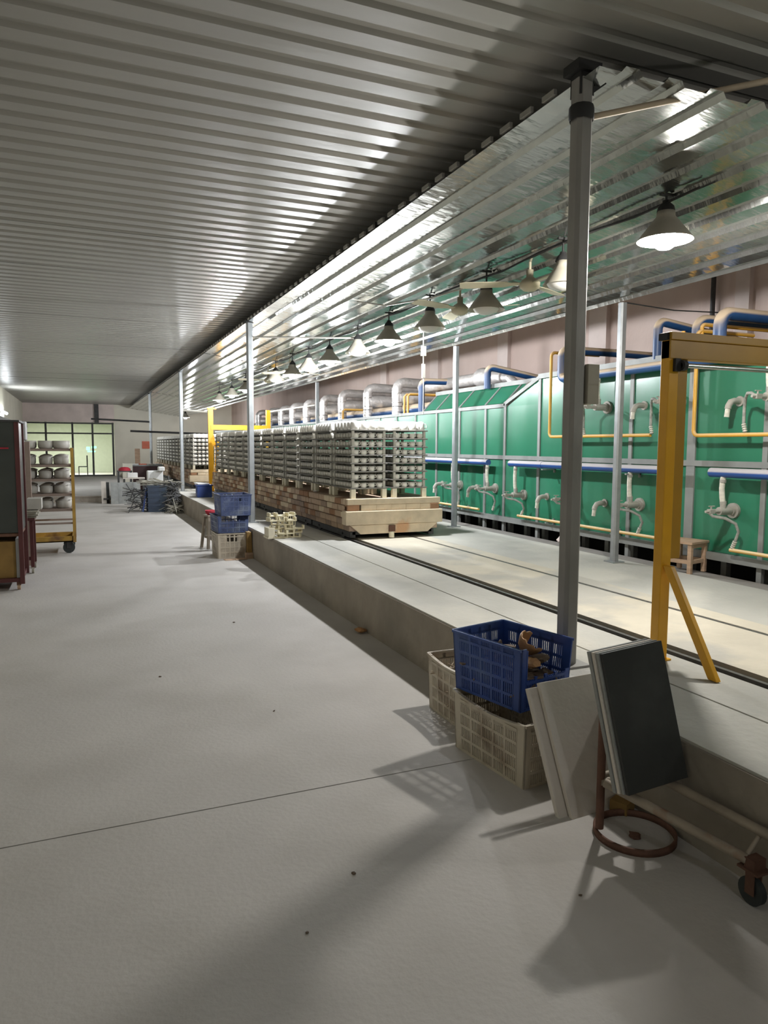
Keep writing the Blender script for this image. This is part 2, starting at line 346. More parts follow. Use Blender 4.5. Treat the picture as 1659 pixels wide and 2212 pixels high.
struct('floor_glazed_room', MB().box(-4, 3, 38, 44, -.1, 0), 'floor', None, 'floor of the lit room behind the glass', 'floor')
for x, lab in ((-1.0, 'left lit tube in the room behind the glass'), (.6, 'right lit tube in the room behind the glass')):
    tag(obj('tube_lamp', MB().box(x - .6, x + .6, 40.4, 40.5, 2.72, 2.78), 'roomlamp'), lab, 'lamp')
tag(obj('led_sign', MB().box(.35, .52, 41.9, 41.95, 1.25, 1.42).box(.62, .85, 41.9, 41.95, 1.35, 1.45).box(.4, .8, 41.9, 41.95, 1.15, 1.2), 'greenled'), 'small green lit sign in the room behind the glass', 'sign')
t = thing('chair', 'dark chair seen through the glazed partition', 'chair', (.15, 39.2, 0))
obj('seat', MB().box(-.22, .22, -.22, .22, .42, .46), 'darkst', t); obj('backrest', MB().box(.17, .22, -.22, .22, .46, 1.0), 'darkst', t)
for a in (-.2, .2):
    for b_ in (-.2, .2): obj('leg', MB().box(a - .02, a + .02, b_ - .02, b_ + .02, 0, .42), 'darkst', t)

# ------------------------------------------------------------------ posts
def post(x, y, z0, z1, w, m, lab, base=True, cap=True, grp=None):
    t = thing('steel_post', lab, 'post', (x, y, z0), 0, grp)
    h = w / 2; c = w * .2
    prof = [(-h, -h + c), (-h + c, -h), (h - c, -h), (h, -h + c), (h, h - c), (h - c, h), (-h + c, h), (-h, h - c)]
    mb = MB(); vs = [(a, b, z) for z in (0, z1 - z0) for a, b in prof]
    mb.add(vs, [(i, (i + 1) % 8, 8 + (i + 1) % 8, 8 + i) for i in range(8)] + [tuple(range(7, -1, -1)), tuple(range(8, 16))])
    obj('shaft', mb, m, t)
    if base: obj('base_plate', MB().box(-w, w, -w, w, 0, .012), m, t)
    return t
p1 = post(2.33, 3.03, PZ, 3.335, .088, 'galvd', 'nearest and thickest dark steel post, standing behind the blue crate')
obj('collar', MB().lathe([(.058, 0), (.062, .01), (.062, .06), (.058, .07)], (0, 0, 2.74), 12), 'black', p1)
obj('head_bracket', MB().box(-.07, .07, -.06, .06, 2.955, 3.0).box(-.04, .04, -.04, .04, 2.85, 2.96).slab((-.02, -.03, 2.85), (.04, 0, 0), (0, .06, 0), (.16, 0, .12)), 'black', p1)
obj('switch_box', MB().box(.045, .115, -.055, .055, 1.36, 1.56).box(.05, .11, -.058, -.05, 1.455, 1.46), 'boxb', p1, bevel=.004, label='beige switch box')
for y, lab in ((10.55, 'steel post behind the stack of blue crates'), (18.3, 'thin steel post in front of the second kiln train'), (26.6, 'farthest thin steel post on the platform edge')):
    p = post(2.33, y, PZ, 3.315, .088, 'galv', lab)
    obj('head_bracket', MB().box(-.06, .06, -.05, .05, 2.91, 2.95), 'black', p)
for y, lab in ((5.62, 'thin grey post at the kiln side, nearer of the pair with base plates'), (8.95, 'thin grey post at the kiln side, behind the kiln train end'), (15.3, 'thin grey post beyond the kiln train, in front of the foil ducts')):
    post(4.87, y, PZ, 2.93, .07, 'galv', lab)

# ------------------------------------------------------------------ kiln
KX = 5.34
kl = thing('tunnel_kiln', 'long green enamelled tunnel kiln with grey seams on legs', 'kiln', (0, 0, PZ))
def kz(z): return z - PZ
mb = MB()
def prism_y(mb, prof, y0, y1):
    n = len(prof); vs = [(x, y0, z) for x, z in prof] + [(x, y1, z) for x, z in prof]
    return mb.add(vs, [(i, (i + 1) % n, n + (i + 1) % n, n + i) for i in range(n)] + [tuple(range(n - 1, -1, -1)), tuple(range(n, 2 * n))])
lowp = [(KX + .03, kz(.56)), (KX + .03, kz(2.10)), (5.62, kz(2.40)), (6.9, kz(2.40)), (7.1, kz(.56))]
lowf = [(KX + .03, kz(.56)), (KX + .03, kz(2.10)), (7.1, kz(2.10)), (7.1, kz(.56))]
talp = [(KX + .03, kz(.56)), (KX + .03, kz(2.42)), (7.1, kz(2.42)), (7.1, kz(.56))]
prism_y(mb, lowp, 8.39, 10.9); prism_y(mb, lowf, 10.9, 31); prism_y(mb, talp, -3, 7.6)
# wedge between tall and low
mb.add([(KX + .03, 7.6, kz(.56)), (KX + .03, 8.39, kz(.56)), (KX + .03, 8.39, kz(2.10)), (KX + .03, 7.6, kz(2.42)), (7.1, 7.6, kz(.56)), (7.1, 8.39, kz(.56)), (7.1, 8.39, kz(2.40)), (7.1, 7.6, kz(2.42)), (5.62, 8.39, kz(2.40))],
       [(0, 1, 2, 3), (4, 7, 6, 5), (3, 2, 8), (3, 8, 6, 7), (0, 3, 7, 4), (1, 5, 6, 8, 2), (0, 4, 5, 1)])
obj('body', mb, 'kroof', kl)
ys = [-2.0, -1.1, -.3, .5, 1.3, 2.1, 2.75, 3.55, 4.34, 5.14, 5.96, 6.79, 7.6, 8.39, 8.90, 9.66, 10.42]
while ys[-1] < 30: ys.append(ys[-1] + .8)
pm = {}
def panel(h, w):
    k = (round(h, 3), round(w, 3))
    if k not in pm:
        # slightly dished sheet
        mb = MB(); n = 6; vs = []
        for i in range(n + 1):
            for j in range(n + 1):
                u = i / n; v = j / n; d = -.006 * math.sin(u * math.pi) * math.sin(v * math.pi)
                vs.append((d, u * w, v * h))
        q = n + 1; mb.add(vs, [(i * q + j, i * q + j + 1, (i + 1) * q + j + 1, (i + 1) * q + j) for i in range(n) for j in range(n)], True)
        b0 = len(mb.v); mb.box(.0005, .012, 0, w, 0, h)
        pm[k] = mb.mesh('panel', 'green')
    return pm[k]
for a, b_ in zip(ys, ys[1:]):
    link('lower_panel', panel(.79, b_ - a - .05), kl, (KX, a + .025, kz(.595)))
    if b_ <= 7.61: link('upper_panel', panel(.99, b_ - a - .05), kl, (KX, a + .025, kz(1.42)))
    elif a < 8.3:
        link('upper_panel', panel(.66, b_ - a - .05), kl, (KX, a + .025, kz(1.42)))
        obj('corner_panel', MB().add([(KX, 7.625, kz(2.08)), (KX, 8.36, kz(2.08)), (KX, 7.625, kz(2.39)), (KX + .01, 7.625, kz(2.08)), (KX + .01, 8.36, kz(2.08)), (KX + .01, 7.625, kz(2.39))], [(0, 1, 2), (3, 5, 4), (0, 2, 5, 3), (1, 4, 5, 2), (0, 3, 4, 1)]), 'green', kl)
        obj('slanted_panel', MB().add([(KX + .03, 8.36, kz(2.125)), (KX + .05, 7.66, kz(2.43)), (5.60, 8.37, kz(2.415)), (5.55, 7.9, kz(2.44))], [(0, 1, 3), (0, 3, 2)]), 'green', kl)
    else: link('upper_panel', panel(.65, b_ - a - .05), kl, (KX, a + .025, kz(1.42)))
for a, b_ in ((8.42, 8.88), (8.92, 9.64), (9.68, 10.4), (10.44, 10.88)):
    obj('slanted_panel', MB().slab((KX + .01, a, kz(2.13)), (0, b_ - a, 0), (.265, 0, .28), (-.008, 0, .008)), 'green', kl)
for y in ys:
    w = .10 if abs(y - 5.14) < .01 else .05
    z1 = 2.42 if y < 7.7 else 2.11
    obj('seam_strip', MB().box(KX - .016, KX + .02, y - w / 2, y + w / 2, kz(.30), kz(z1)), 'flange', kl)
for y in (8.39, 8.9, 9.66, 10.42, 10.9):
    obj('seam_strip', MB().slab((KX - .01, y - .02, kz(2.12)), (0, .04, 0), (.28, 0, .29), (-.012, 0, .012)), 'flange', kl)
obj('middle_band', MB().box(KX - .02, KX + .02, -3, 31, kz(1.372), kz(1.425)), 'flange', kl)
obj('bottom_band', MB().box(KX - .05, KX + .03, -3, 31, kz(.525), kz(.592)), 'flange', kl)
obj('top_band', MB().box(KX - .03, KX + .03, -3, 7.62, kz(2.39), kz(2.45)).slab((KX - .02, 7.6, kz(2.39)), (0, .82, -.30), (.05, 0, 0), (0, 0, .05)).box(KX - .02, KX + .03, 8.39, 31, kz(2.075), kz(2.125)).box(5.56, 5.64, 7.6, 10.92, kz(2.39), kz(2.45)), 'flange', kl)
y = -2.8; lg = MB().box(-.03, .03, -.03, .03, .18 - PZ, .13).mesh('leg', 'flange')
while y < 22:
    link('leg', lg, kl, (KX + .12, y, -.0)); y += .4
obj('under_kiln_shade', MB().box(5.9, 6.0, -3, 31, .18 - PZ, kz(.56)), 'black', kl)  # black sheet painting in the shade beneath the kiln

# pipes along the kiln
def pipe(name, lab, cat, pts, r, m, grp=None, n=12, extra=None):
    t = thing(name, lab, cat, pts[0], 0, grp); o = Vector(pts[0])
    obj('tube', MB().tube([Vector(p) - o for p in pts], r, n), m, t)
    if extra:
        mb = MB()
        for q in extra: mb.cyl(Vector(q[0]) - o, Vector(q[1]) - o, q[2], n)
        obj('coupling', mb, m, t)
    return t
AX = 5.2; AZ = 1.325
def brackets(t, ylist, x, z, o, r):
    for y in ylist: obj('bracket', MB().box(x - r - .015, KX, y - .012, y + .012, z - r - .02, z - r - .005).box(KX - .02, KX, y - .012, y + .012, z - r - .05, z + .02), 'flange', t, loc=tuple(-Vector(o)))
for y0, y1, lab in ((8.59, 30, 'blue air pipe behind the loaded kiln cars, ending beside the grey post'), (5.25, 8.04, 'blue air pipe on the middle of the green kiln, left of the yellow gantry'), (-2, 4.78, 'blue air pipe on the kiln seen through the yellow gantry')):
    n = 1; t = pipe('air_pipe', lab, 'pipe', [(AX, y1, AZ), (AX, (y0 + y1) / 2, AZ), (AX, y0, AZ)], .042, 'blue', extra=[((AX, y0 + (y1 - y0) * .75 - .03, AZ), (AX, y0 + (y1 - y0) * .75 + .03, AZ), .045)])
    brackets(t, [y0 + (y1 - y0) * .2, y0 + (y1 - y0) * .72], AX, AZ, (AX, y1, AZ), .042)
pts = [(AX, 2.0, 2.33), (AX, 5.0, 2.33), (AX, 6.85, 2.33)] + arc((AX, 7.0, 2.33), (0, 1, 0), (0, 0, 1), .07)[1:] + arc((AX, 7.0, 2.67), (0, 0, 1), (1, 0, 0), .08) + [(6.0, 7.0, 2.67), (6.9, 7.0, 2.66)]
pipe('air_pipe', 'upper blue air pipe rising at its end and bending back over the kiln', 'pipe', pts, .047, 'bluew')
def up_over(name, lab, x, y, z0, z1, x1, r, m, y1=None, z2=None):
    y1 = y if y1 is None else y1; z2 = z1 if z2 is None else z2
    d = Vector((x1 - x, y1 - y, z2 - z1)).normalized(); rr = r * 1.9
    pts = [(x, y, z0), (x, y, (z0 + z1) / 2)] + arc((x, y, z1), (0, 0, 1), d, rr) + [(x1, y1, z2)]
    return pipe(name, lab, 'pipe', pts, r, m)
up_over('air_pipe', 'blue pipe rising from the slanted low end of the kiln roof', 5.5, 9.15, 2.38, 2.70, 6.6, .05, 'bluew', 8.9, 2.48)
up_over('air_pipe', 'blue pipe with dusty bend just left of the gantry corner', 5.35, 5.65, 2.42, 2.80, 6.7, .045, 'bluew', 5.6, 2.62)
up_over('air_pipe', 'thick blue pipe with dusty bend above the gantry beam', 5.25, 4.80, 2.40, 2.73, 6.9, .058, 'bluew')
up_over('air_pipe', 'second blue pipe behind the gantry beam, beside thin yellow pipes', 5.42, 5.22, 2.40, 2.75, 6.9, .05, 'bluew', 5.0, 2.70)
up_over('gas_pipe', 'thin yellow pipe climbing behind the gantry beam to the roof', 5.25, 5.0, 2.40, 2.66, 6.9, .018, 'yel')
GY = .018
pts = [(5.9, 7.2, 2.66), (5.3, 7.2, 2.66)] + arc((AX, 7.2, 2.66), (-1, 0, 0), (0, 0, -1), .05) + [(AX, 7.2, 2.1)] + arc((AX, 7.2, 1.665), (0, 0, -1), (0, -1, 0), .05) + [(AX, 6.4, 1.665), (AX, 5.54, 1.665)]
pipe('gas_pipe', 'yellow gas pipe dropping down the kiln front left of the thick post, then running level', 'pipe', pts, GY, 'yel')
pts = [(5.9, 5.0, 2.60), (5.3, 5.0, 2.60)] + arc((AX, 5.0, 2.60), (-1, 0, 0), (0, 0, -1), .05) + [(AX, 5.0, 2.1)] + arc((AX, 5.0, 1.655), (0, 0, -1), (0, -1, 0), .05) + [(AX, 4.2, 1.655), (AX, 0, 1.655)]
pipe('gas_pipe', 'yellow gas pipe framed by the gantry, dropping then running level to the right', 'pipe', pts, GY, 'yel')
pipe('gas_pipe', 'straight upright yellow gas pipe beside the gantry leg', 'pipe', [(AX, 5.17, 2.62), (AX, 5.17, 1.6), (AX, 5.17, .68)], GY, 'yel')
for y0, y1, lab in ((8.9, 10.4, 'short yellow gas pipe at the kiln foot beside the kiln train'), (5.3, 7.9, 'long yellow gas pipe along the kiln foot behind the thick post'), (-2, 4.57, 'yellow gas pipe along the kiln foot behind the stool'), (11.2, 13.5, 'yellow gas pipe at the kiln foot hidden behind the loaded cars')):
    t = pipe('gas_pipe', lab, 'pipe', [(5.24, y1, .65), (5.24, (y0 + y1) / 2, .65), (5.24, y0, .65)], .017, 'ygas')
    brackets(t, [y0 + (y1 - y0) * .3, y0 + (y1 - y0) * .75], 5.24, .65, (5.24, y1, .65), .017)

def burner(y, z, upper, lab, grp):
    t = thing('burner', lab, 'burner', (KX, y, z), 0, grp)
    obj('flange_disc', MB().cyl((0, 0, 0), (-.03, 0, 0), .068, 16).cyl((-.03, 0, 0), (-.055, 0, 0), .045, 16), 'burner', t)
    obj('barrel', MB().cyl((-.03, 0, 0), (-.19, 0, 0), .036, 14).cyl((-.14, 0, 0), (-.14, 0, .06), .026, 12).cyl((-.19, 0, 0), (-.25, 0, 0), .02, 10), 'burner', t)
    obj('valve', MB().box(-.31, -.25, -.02, .02, -.02, .02).cyl((-.28, 0, .02), (-.28, 0, .045), .008, 8).box(-.31, -.24, -.006, .006, .042, .05).cyl((-.31, 0, 0), (-.345, 0, 0), .012, 8), 'burner', t, bevel=.003)
    top = (AZ if not upper else 2.33) - z
    h = obj('air_hose', MB().tube([(-.14, 0, .055), (-.145, .01, .12), (-.142, .02, top * .6), (-.14, .015, top - .06), (-.14, .01, top - .03)], .024, 10), 'hose', t)
    obj('hose_clamp', MB().cyl((-.14, 0, .06), (-.142, .002, .085), .028, 10), 'burner', h)
    obj('hose_clamp', MB().cyl((-.141, .014, top - .085), (-.14, .012, top - .06), .028, 10), 'burner', h)
    if not upper:
        d = .65 - z
        pts = [(-.30, 0, -.01), (-.28, -.02, -.04), (-.20, -.08, -.055), (-.13, -.13, -.10), (-.10, -.14, -.17), (-.10, -.11, d * .75), (-.10, -.08, d + .015)]
    else:
        d = 1.66 - z
        pts = [(-.30, 0, 0), (-.29, .05, .03), (-.24, .13, .035), (-.18, .20, 0), (-.14, .24, -.08), (-.14, .24, d * .7), (-.14, .22, d + .015)]
    h = obj('gas_hose', MB().tube(pts, .0135, 8), 'hosed', t)
    a, b_ = Vector(pts[-2]), Vector(pts[-1]); mb = MB()
    for i in range(4): mb.cyl(a.lerp(b_, .05 + i * .24), a.lerp(b_, .17 + i * .24), .019, 8)
    obj('hose_ring', mb, 'hose', h)
for y, z, lab in ((9.6, .96, 'lower burner nearest the loaded kiln car, left of the grey post'), (8.6, .965, 'lower burner just right of the grey post by the kiln train'), (7.9, .92, 'lower burner at the left end of the middle blue pipe'), (6.85, .94, 'lower burner half hidden by the thick dark post'), (5.79, .955, 'lower burner right beside the nearer thin grey post'), (4.63, .99, 'large lower burner to the right of the gantry leg'), (3.4, 1.0, 'lower burner at the right beyond the gantry')):
    burner(y, z, False, lab, None)
for y, z, lab in ((6.33, 1.975, 'upper burner under the high blue pipe beside the switch box'), (5.30, 1.975, 'upper burner half hidden by the gantry leg'), (4.22, 1.96, 'upper burner at the right edge inside the gantry')):
    burner(y, z, True, lab, None)
def sight(y, z, lab):
    t = thing('sight_port', lab, 'pipe elbow', (KX, y, z))
    obj('flange_disc', MB().cyl((0, 0, 0), (-.02, 0, 0), .045, 14), 'burner', t)
    obj('elbow', MB().tube([(-.02, 0, 0), (-.08, 0, 0), (-.12, .0, -.01), (-.145, .0, -.045), (-.15, 0, -.07)], .028, 12), 'burner', t)
    obj('cap', MB().cyl((-.15, 0, -.065), (-.155, .005, -.14), .022, 12), 'hose', t, label='pale drooping cap')
for y, z, lab in ((10.2, .95, 'grey elbow stub on the lower kiln panels close to the kiln train'), (9.12, .95, 'grey elbow stub right of the grey post by the kiln train'), (7.4, .93, 'grey elbow stub left of the thick dark post, low on the kiln'), (6.33, .93, 'grey elbow stub between the thick post and the thin grey post, low'), (5.78, 1.97, 'grey elbow stub high on the kiln left of the gantry leg'), (4.62, 1.95, 'grey elbow stub high on the kiln inside the gantry')):
    sight(y, z, lab)

# foil ducts on the kiln roof
dl = ['nearest foil wrapped duct standing on the kiln roof', 'second foil wrapped duct from the front on the kiln roof', 'third foil wrapped duct from the front', 'fourth foil wrapped duct from the front', 'fifth foil wrapped duct from the front', 'sixth foil wrapped duct from the front', 'seventh foil wrapped duct from the front', 'eighth foil wrapped duct, partly behind the far gantry', 'farthest foil wrapped duct on the kiln roof']
for i, (y, zt) in enumerate(((12.65, 2.80), (14.17, 2.81), (15.77, 2.80), (17.15, 2.77), (18.6, 2.74), (19.95, 2.72), (21.2, 2.70), (22.6, 2.70), (24.2, 2.70))):
    t = thing('foil_duct', dl[i], 'duct', (5.62, y, 2.1), 0, 'foil wrapped ducts on the kiln roof')
    z = zt - 2.1
    obj('riser', MB().tube([(0, 0, 0), (.004, 0, z * .3), (-.004, 0, z * .6), (0, 0, z - .16)], .10, 14), 'foil', t)
    mb = MB().tube([(0, 0, z - .18), (.01, 0, z - .12), (.06, 0, z - .07), (.14, 0, z - .05), (.5, .02, z - .06), (1.0, 0, z - .05), (1.5, 0, z - .08)], .095, 14)
    obj('upper_arm', mb, 'foil', t)
    obj('lower_arm', MB().tube([(.05, 0, z - .34), (.2, -.02, z - .33), (.7, -.02, z - .34), (1.5, -.02, z - .34)], .12, 14), 'foil', t)
    mb = MB()
    for q in (.08, .26, .44): mb.cyl((0, 0, q), (0, 0, q + .015), .104, 14)
    obj('clamp', mb, 'steel', t)
    obj('wire_tie', MB().cyl((0, 0, .19), (0, 0, .2), .105, 14), 'cableb', t)
# manifold and clutter behind
tag(obj('air_pipe', MB().tube([(5.95, 11.1, 2.24), (5.95, 16, 2.24), (5.95, 26, 2.24)], .11, 14), 'bluew'), 'big blue air main running behind the foil ducts', 'pipe')
tag(obj('air_pipe', MB().tube([(5.48, 11.3, 2.10), (5.48, 11.3, 2.55)] + [tuple(v) for v in arc((5.48, 11.3, 2.66), (0, 0, 1), (1, 0, 0), .08)] + [(6.7, 11.1, 2.66)], .055, 12), 'bluew'), 'blue upright pipe right of the nearest foil duct', 'pipe')
for y, lab in ((11.75, 'left one of two thin ochre pipes beside the blue upright'), (11.6, 'right one of two thin ochre pipes beside the blue upright')):
    tag(obj('gas_pipe', MB().tube([(5.36, y, 2.05), (5.36, y, 2.42), (5.4, y, 2.46), (6.2, y, 2.46)], .02, 10), 'yel'), lab, 'pipe')
tag(obj('gas_pipe', MB().tube([(5.36, 15.0, 2.05), (5.36, 15.0, 2.30), (5.4, 15.0, 2.34), (6.2, 15.0, 2.34)], .025, 10), 'yel'), 'thin ochre pipe between the second and third foil ducts', 'pipe')
t = thing('foil_pipe', 'long foil wrapped pipe with a lumpy joint on the kiln roof above the low section', 'duct', (6.0, 9.3, 2.5))
obj('tube', MB().tube([(.0, .2, .1), (0, .6, .13), (.02, 1.4, .14), (0, 2.2, .14), (-.02, 3.0, .14)], .10, 14), 'foil', t)
obj('joint_wrap', MB().tube([(-.02, .45, .1), (0, .62, .13), (0, .85, .14), (0, 1.0, .14)], .1, 12, rad=[.10, .15, .16, .11]), 'foil', t)
obj('elbow', MB().tube([(0, .3, .1), (.0, .05, .08), (.02, -.05, .0), (.02, -.08, -.1)], .07, 12), 'foil', t)

# ------------------------------------------------------------------ kiln cars
def beveled_brick(name, m, lx, ly, lz, b=.006):
    mb = MB(); mb.box(-lx / 2, lx / 2, -ly / 2, ly / 2, -lz / 2, lz / 2); me = mb.mesh(name, m)
    bm = bmesh.new(); bm.from_mesh(me); bmesh.ops.bevel(bm, geom=list(bm.edges), offset=b, segments=1, affect='EDGES'); bm.to_mesh(me); bm.free()
    return me
BL = 1.58
BRK = [beveled_brick('brick', m, .12, .219, .073) for m in ('brk1', 'brk2', 'brk2', 'brk4', 'brk3')]
BRH = [beveled_brick('brick', m, .12, .105, .073) for m in ('brk2', 'brk3')]
FB = [beveled_brick('brick', m, .20, .10, .070) for m in ('brk1', 'brk1', 'brk2')]
XL, XR = 2.965, 4.205
ordn = ['nearest', 'second', 'third', 'fourth', 'fifth', 'sixth']
def car(x0, y, i, train, front):
    lab = f'{ordn[i]} firebrick kiln car of the {train} train on the rails'
    t = thing('kiln_car', lab, 'kiln car', (x0, y, PZ), 0, f'kiln cars of the {train} train')
    w = XR - XL
    obj('chassis', MB().box(.08, w - .08, .02, BL - .02, .055, .10).box(.05, .12, .02, BL - .02, .02, .09).box(w - .12, w - .05, .02, BL - .02, .02, .09), 'darkst', t)
    obj('core', MB().box(.09, w - .03, .05, BL - .01, .10, .42), 'core', t)
    wheel = MB().cyl((-.03, 0, 0), (.03, 0, 0), .055, 14).cyl((-.045, 0, 0), (-.03, 0, 0), .068, 14).cyl((-.06, 0, 0), (.06, 0, 0), .015, 8).mesh('wheel', 'darkst')
    for xx in (.10, .90):
        for yy in (.3, 1.25): link('wheel', wheel, t, (xx - .0, yy, .052))
    for c in range(5):
        zc = .455 - c * .08; n = 7
        off = 0 if c % 2 == 0 else .1135
        jx = (.0, .0, .0, -.015, .03)[c]
        k = 0; yy = 0
        if off: link('brick', random.choice(BRH), t, (.06 + jx, .055, zc)); yy = off
        while yy < BL - .05:
            if BL - yy < .15: link('brick', random.choice(BRH), t, (.06 + jx, BL - .055, zc)); break
            o = link('brick', random.choice(BRK if c < 4 else BRK[1:4]), t, (.06 + jx + random.uniform(-.006, .006), yy + .1135, zc)); o.rotation_euler.z = random.uniform(-.012, .012)
            yy += .2265
    obj('deck', MB().box(.11, w, .02, BL, .42, .49), 'brk2', t)
    # far side wall blocks
    for c in range(5): obj('side_block', MB().box(w - .10, w, .02, BL - .02, .10 + c * .078, .172 + c * .078), 'brk2', t, bevel=.005)
    if front:
        obj('front_block', MB().box(.0, w + .02, -.025, .12, .425, .498), 'brk1', t, bevel=.006, label='cream top slab on the front edge')
        for k in range(6):
            link('brick', (FB + [BRK[0]])[0 if k not in (0,) else 2] if k else beveled_brick('brick', 'brk3', .16, .10, .07), t, (.08 + k * .2, .03, .388))
        obj('brick', MB().box(w - .12, w + .0, -.03, .1, .352, .424), 'brk3', t, bevel=.006)
        obj('front_block', MB().box(-.03, w + .04, -.055, .1, .18, .350), 'brk1', t, bevel=.01, label='long thick pale block on the car front')
        obj('front_block', MB().add([(.04, -.03, .175), (w - .02, -.03, .175), (w - .16, -.03, .065), (.17, -.03, .065), (.04, .1, .175), (w - .02, .1, .175), (w - .16, .1, .065), (.17, .1, .065)], [(0, 1, 2, 3), (4, 7, 6, 5), (0, 4, 5, 1), (3, 2, 6, 7), (0, 3, 7, 4), (1, 5, 6, 2)]), 'brk1', t, label='lowest front block with slanting ends')
        obj('coupler', MB().box(.54, .62, -.06, .05, .085, .165), 'rust', t)
        obj('tow_pin', MB().cyl((.58, -.03, .085), (.58, -.03, .01), .035, 10), 'block', t)
    else:
        obj('front_block', MB().box(.12, w - .1, .0, .05, .34, .49), 'brk1', t)
    return t
CY0 = 8.16
for i in range(6): car(XL, CY0 + i * 1.6, i, 'front', i == 0)
for i in range(6): car(XL - .30, 19.3 + i * 1.6, i, 'rear', i == 0)

# ------------------------------------------------------------------ ware
cp = MB().lathe([(.020, .0), (.034, .002), (.040, .018), (.0415, .040), (.039, .063), (.036, .061), (.038, .02), (.0, .012)], n=12)
cp.tube([(.039, 0, .056), (.053, 0, .056), (.061, 0, .042), (.057, 0, .027), (.040, 0, .020)], .0045, 5)
CUP = cp.mesh('cup', 'cup')
tp = MB().lathe([(.052, 0), (.055, .004), (.054, .04), (.050, .085), (.040, .105), (.018, .112), (.0, .112)], n=14)
tp.tube([(.05, 0, .03), (.078, 0, .03), (.084, 0, .055), (.072, 0, .08), (.045, 0, .082)], .006, 6)
TOP = tp.mesh('bowl', 'cuptop')
SDX, SDY, NL, LH = .47, .72, 7, .1015
ST_Z = .905       # deck height under the foot blocks
shelf_me = beveled_brick('shelf', 'bat', SDX + .02, SDY, .015, .002)
def column(m):
    mb = MB()
    for i in range(NL): mb.box(-.015, .015, -.015, .015, i * LH + .008, (i + 1) * LH - .006).box(-.02, .02, -.02, .02, i * LH + .0, i * LH + .008)
    return mb.mesh('prop', m)
COLM = column('prop')
FOOT = beveled_brick('foot_block', 'block', .06, .06, .115, .004)
def stack(x, y, lab, grp):
    t = thing('ware_stack', lab, 'kiln rack', (x, y, ST_Z), 0, grp)
    for a in (.03, SDX - .03):
        for b_ in (.03, SDY - .03):
            link('foot_block', FOOT, t, (a, b_, .0575)); link('prop', COLM, t, (a, b_, .128))
    for i in range(NL + 1): link('shelf', shelf_me, t, (SDX / 2, SDY / 2, .121 + i * LH))
    return t
lowp_ = []
low = MB()
def lowcup(x, y, z, s=1.0, top=False):
    n = 8; r0, r1, r2 = (.026 * s, .042 * s, .040 * s) if not top else (.053, .053, .035)
    h = .062 if not top else .10
    vs = []
    for r, zz in ((r0, 0), (r1, h * .35), (r2, h)):
        for i in range(n):
            a = 2 * math.pi * i / n; vs.append((x + r * math.cos(a), y + r * math.sin(a), z + zz))
    low.add(vs, [(j * n + i, j * n + (i + 1) % n, (j + 1) * n + (i + 1) % n, (j + 1) * n + i) for j in range(2) for i in range(n)], True)
    if top: low.add(vs[-n:], [tuple(range(n))])
    low.add([(x + .03, y - .004, z + .05), (x + .055, y - .004, z + .045), (x + .055, y + .004, z + .02), (x + .03, y + .004, z + .015)], [(0, 1, 2, 3)])
lev = ['lowest', 'second lowest', 'third', 'middle', 'fifth', 'second highest', 'highest']
side = ['left', 'right']
nc = 0; ntop = 0
for tr, (x0, y0, ns) in enumerate(((XL + .07, CY0 + .03, 12), (XL - .23, 19.35, 12))):
    for si in range(2):
        xx = x0 + si * .55
        for k in range(ns):
            yy = y0 + k * .80
            trn = ('front', 'rear')[tr]
            pos = 'at the very front' if k == 0 else f'number {k + 1} counted from the front'
            pos = ['at the front end', 'second from the front', 'third from the front', 'fourth from the front', 'fifth from the front', 'sixth from the front', 'seventh from the front', 'eighth from the front', 'ninth from the front', 'tenth from the front', 'eleventh from the front', 'last of the row'][k]
            stack(xx, yy, f'shelf stack of white cups, {side[si]} row of the {trn} train, {pos}', f'cup stacks of the {trn} train')
            for l in range(NL):
                for a in range(4):
                    for b_ in range(7):
                        px_, py_, pz_ = xx + .070 + a * .105, yy + .045 + b_ * .104, ST_Z + .127 + l * LH
                        vis = tr == 0 and ((b_ == 0 and k == 0) or (si == 0 and a == 0 and k < 4))
                        if vis and nc < 240:
                            nc += 1
                            c = link('cup', CUP, None, (px_, py_, pz_), random.uniform(-.25, .35) - .3)
                            where = 'front end' if b_ == 0 and k == 0 else 'aisle side'
                            nb = ['first', 'second', 'third', 'fourth', 'fifth', 'sixth', 'seventh']
                            wh2 = (f'{nb[a]} from left on the front of the {side[si]} stack' if where == 'front end' else f'{nb[b_]} along the aisle side of the {["front", "second", "third", "fourth"][k]} stack')
                            tag(c, f'white cup, {lev[l]} shelf, {wh2}', 'cup', f'cups on the {lev[l]} shelf, {where}, {side[si]} stack {pos}')
                        elif (tr == 0 and (a == 0 or b_ <= 1 or b_ == 6 or si == 1 and k < 2)) or (tr == 1 and (a == 0 or b_ == 0)):
                            lowcup(px_, py_, pz_)
            for a in range(4):
                for b_ in range(6):
                    px_, py_, pz_ = xx + .065 + a * .113, yy + .065 + b_ * .118, ST_Z + .127 + NL * LH
                    if tr == 0 and k < 2:
                        c = link('bowl', TOP, None, (px_, py_, pz_), random.uniform(-.6, .1)); ntop += 1
                        tag(c, f'upturned cup on top of the {["nearest", "second"][k]} {side[si]} stack, row {["one", "two", "three", "four", "five", "six"][b_]}, {["leftmost", "left middle", "right middle", "rightmost"][a]}', 'cup', f'upturned cups on top of the {side[si]} stack {pos}')
                    else: lowcup(px_, py_, pz_, 1, True)
tag(obj('cup_rows', low, 'cup'), 'rows of small white cups filling the shelves of the cup stacks', 'cups', kind='stuff')

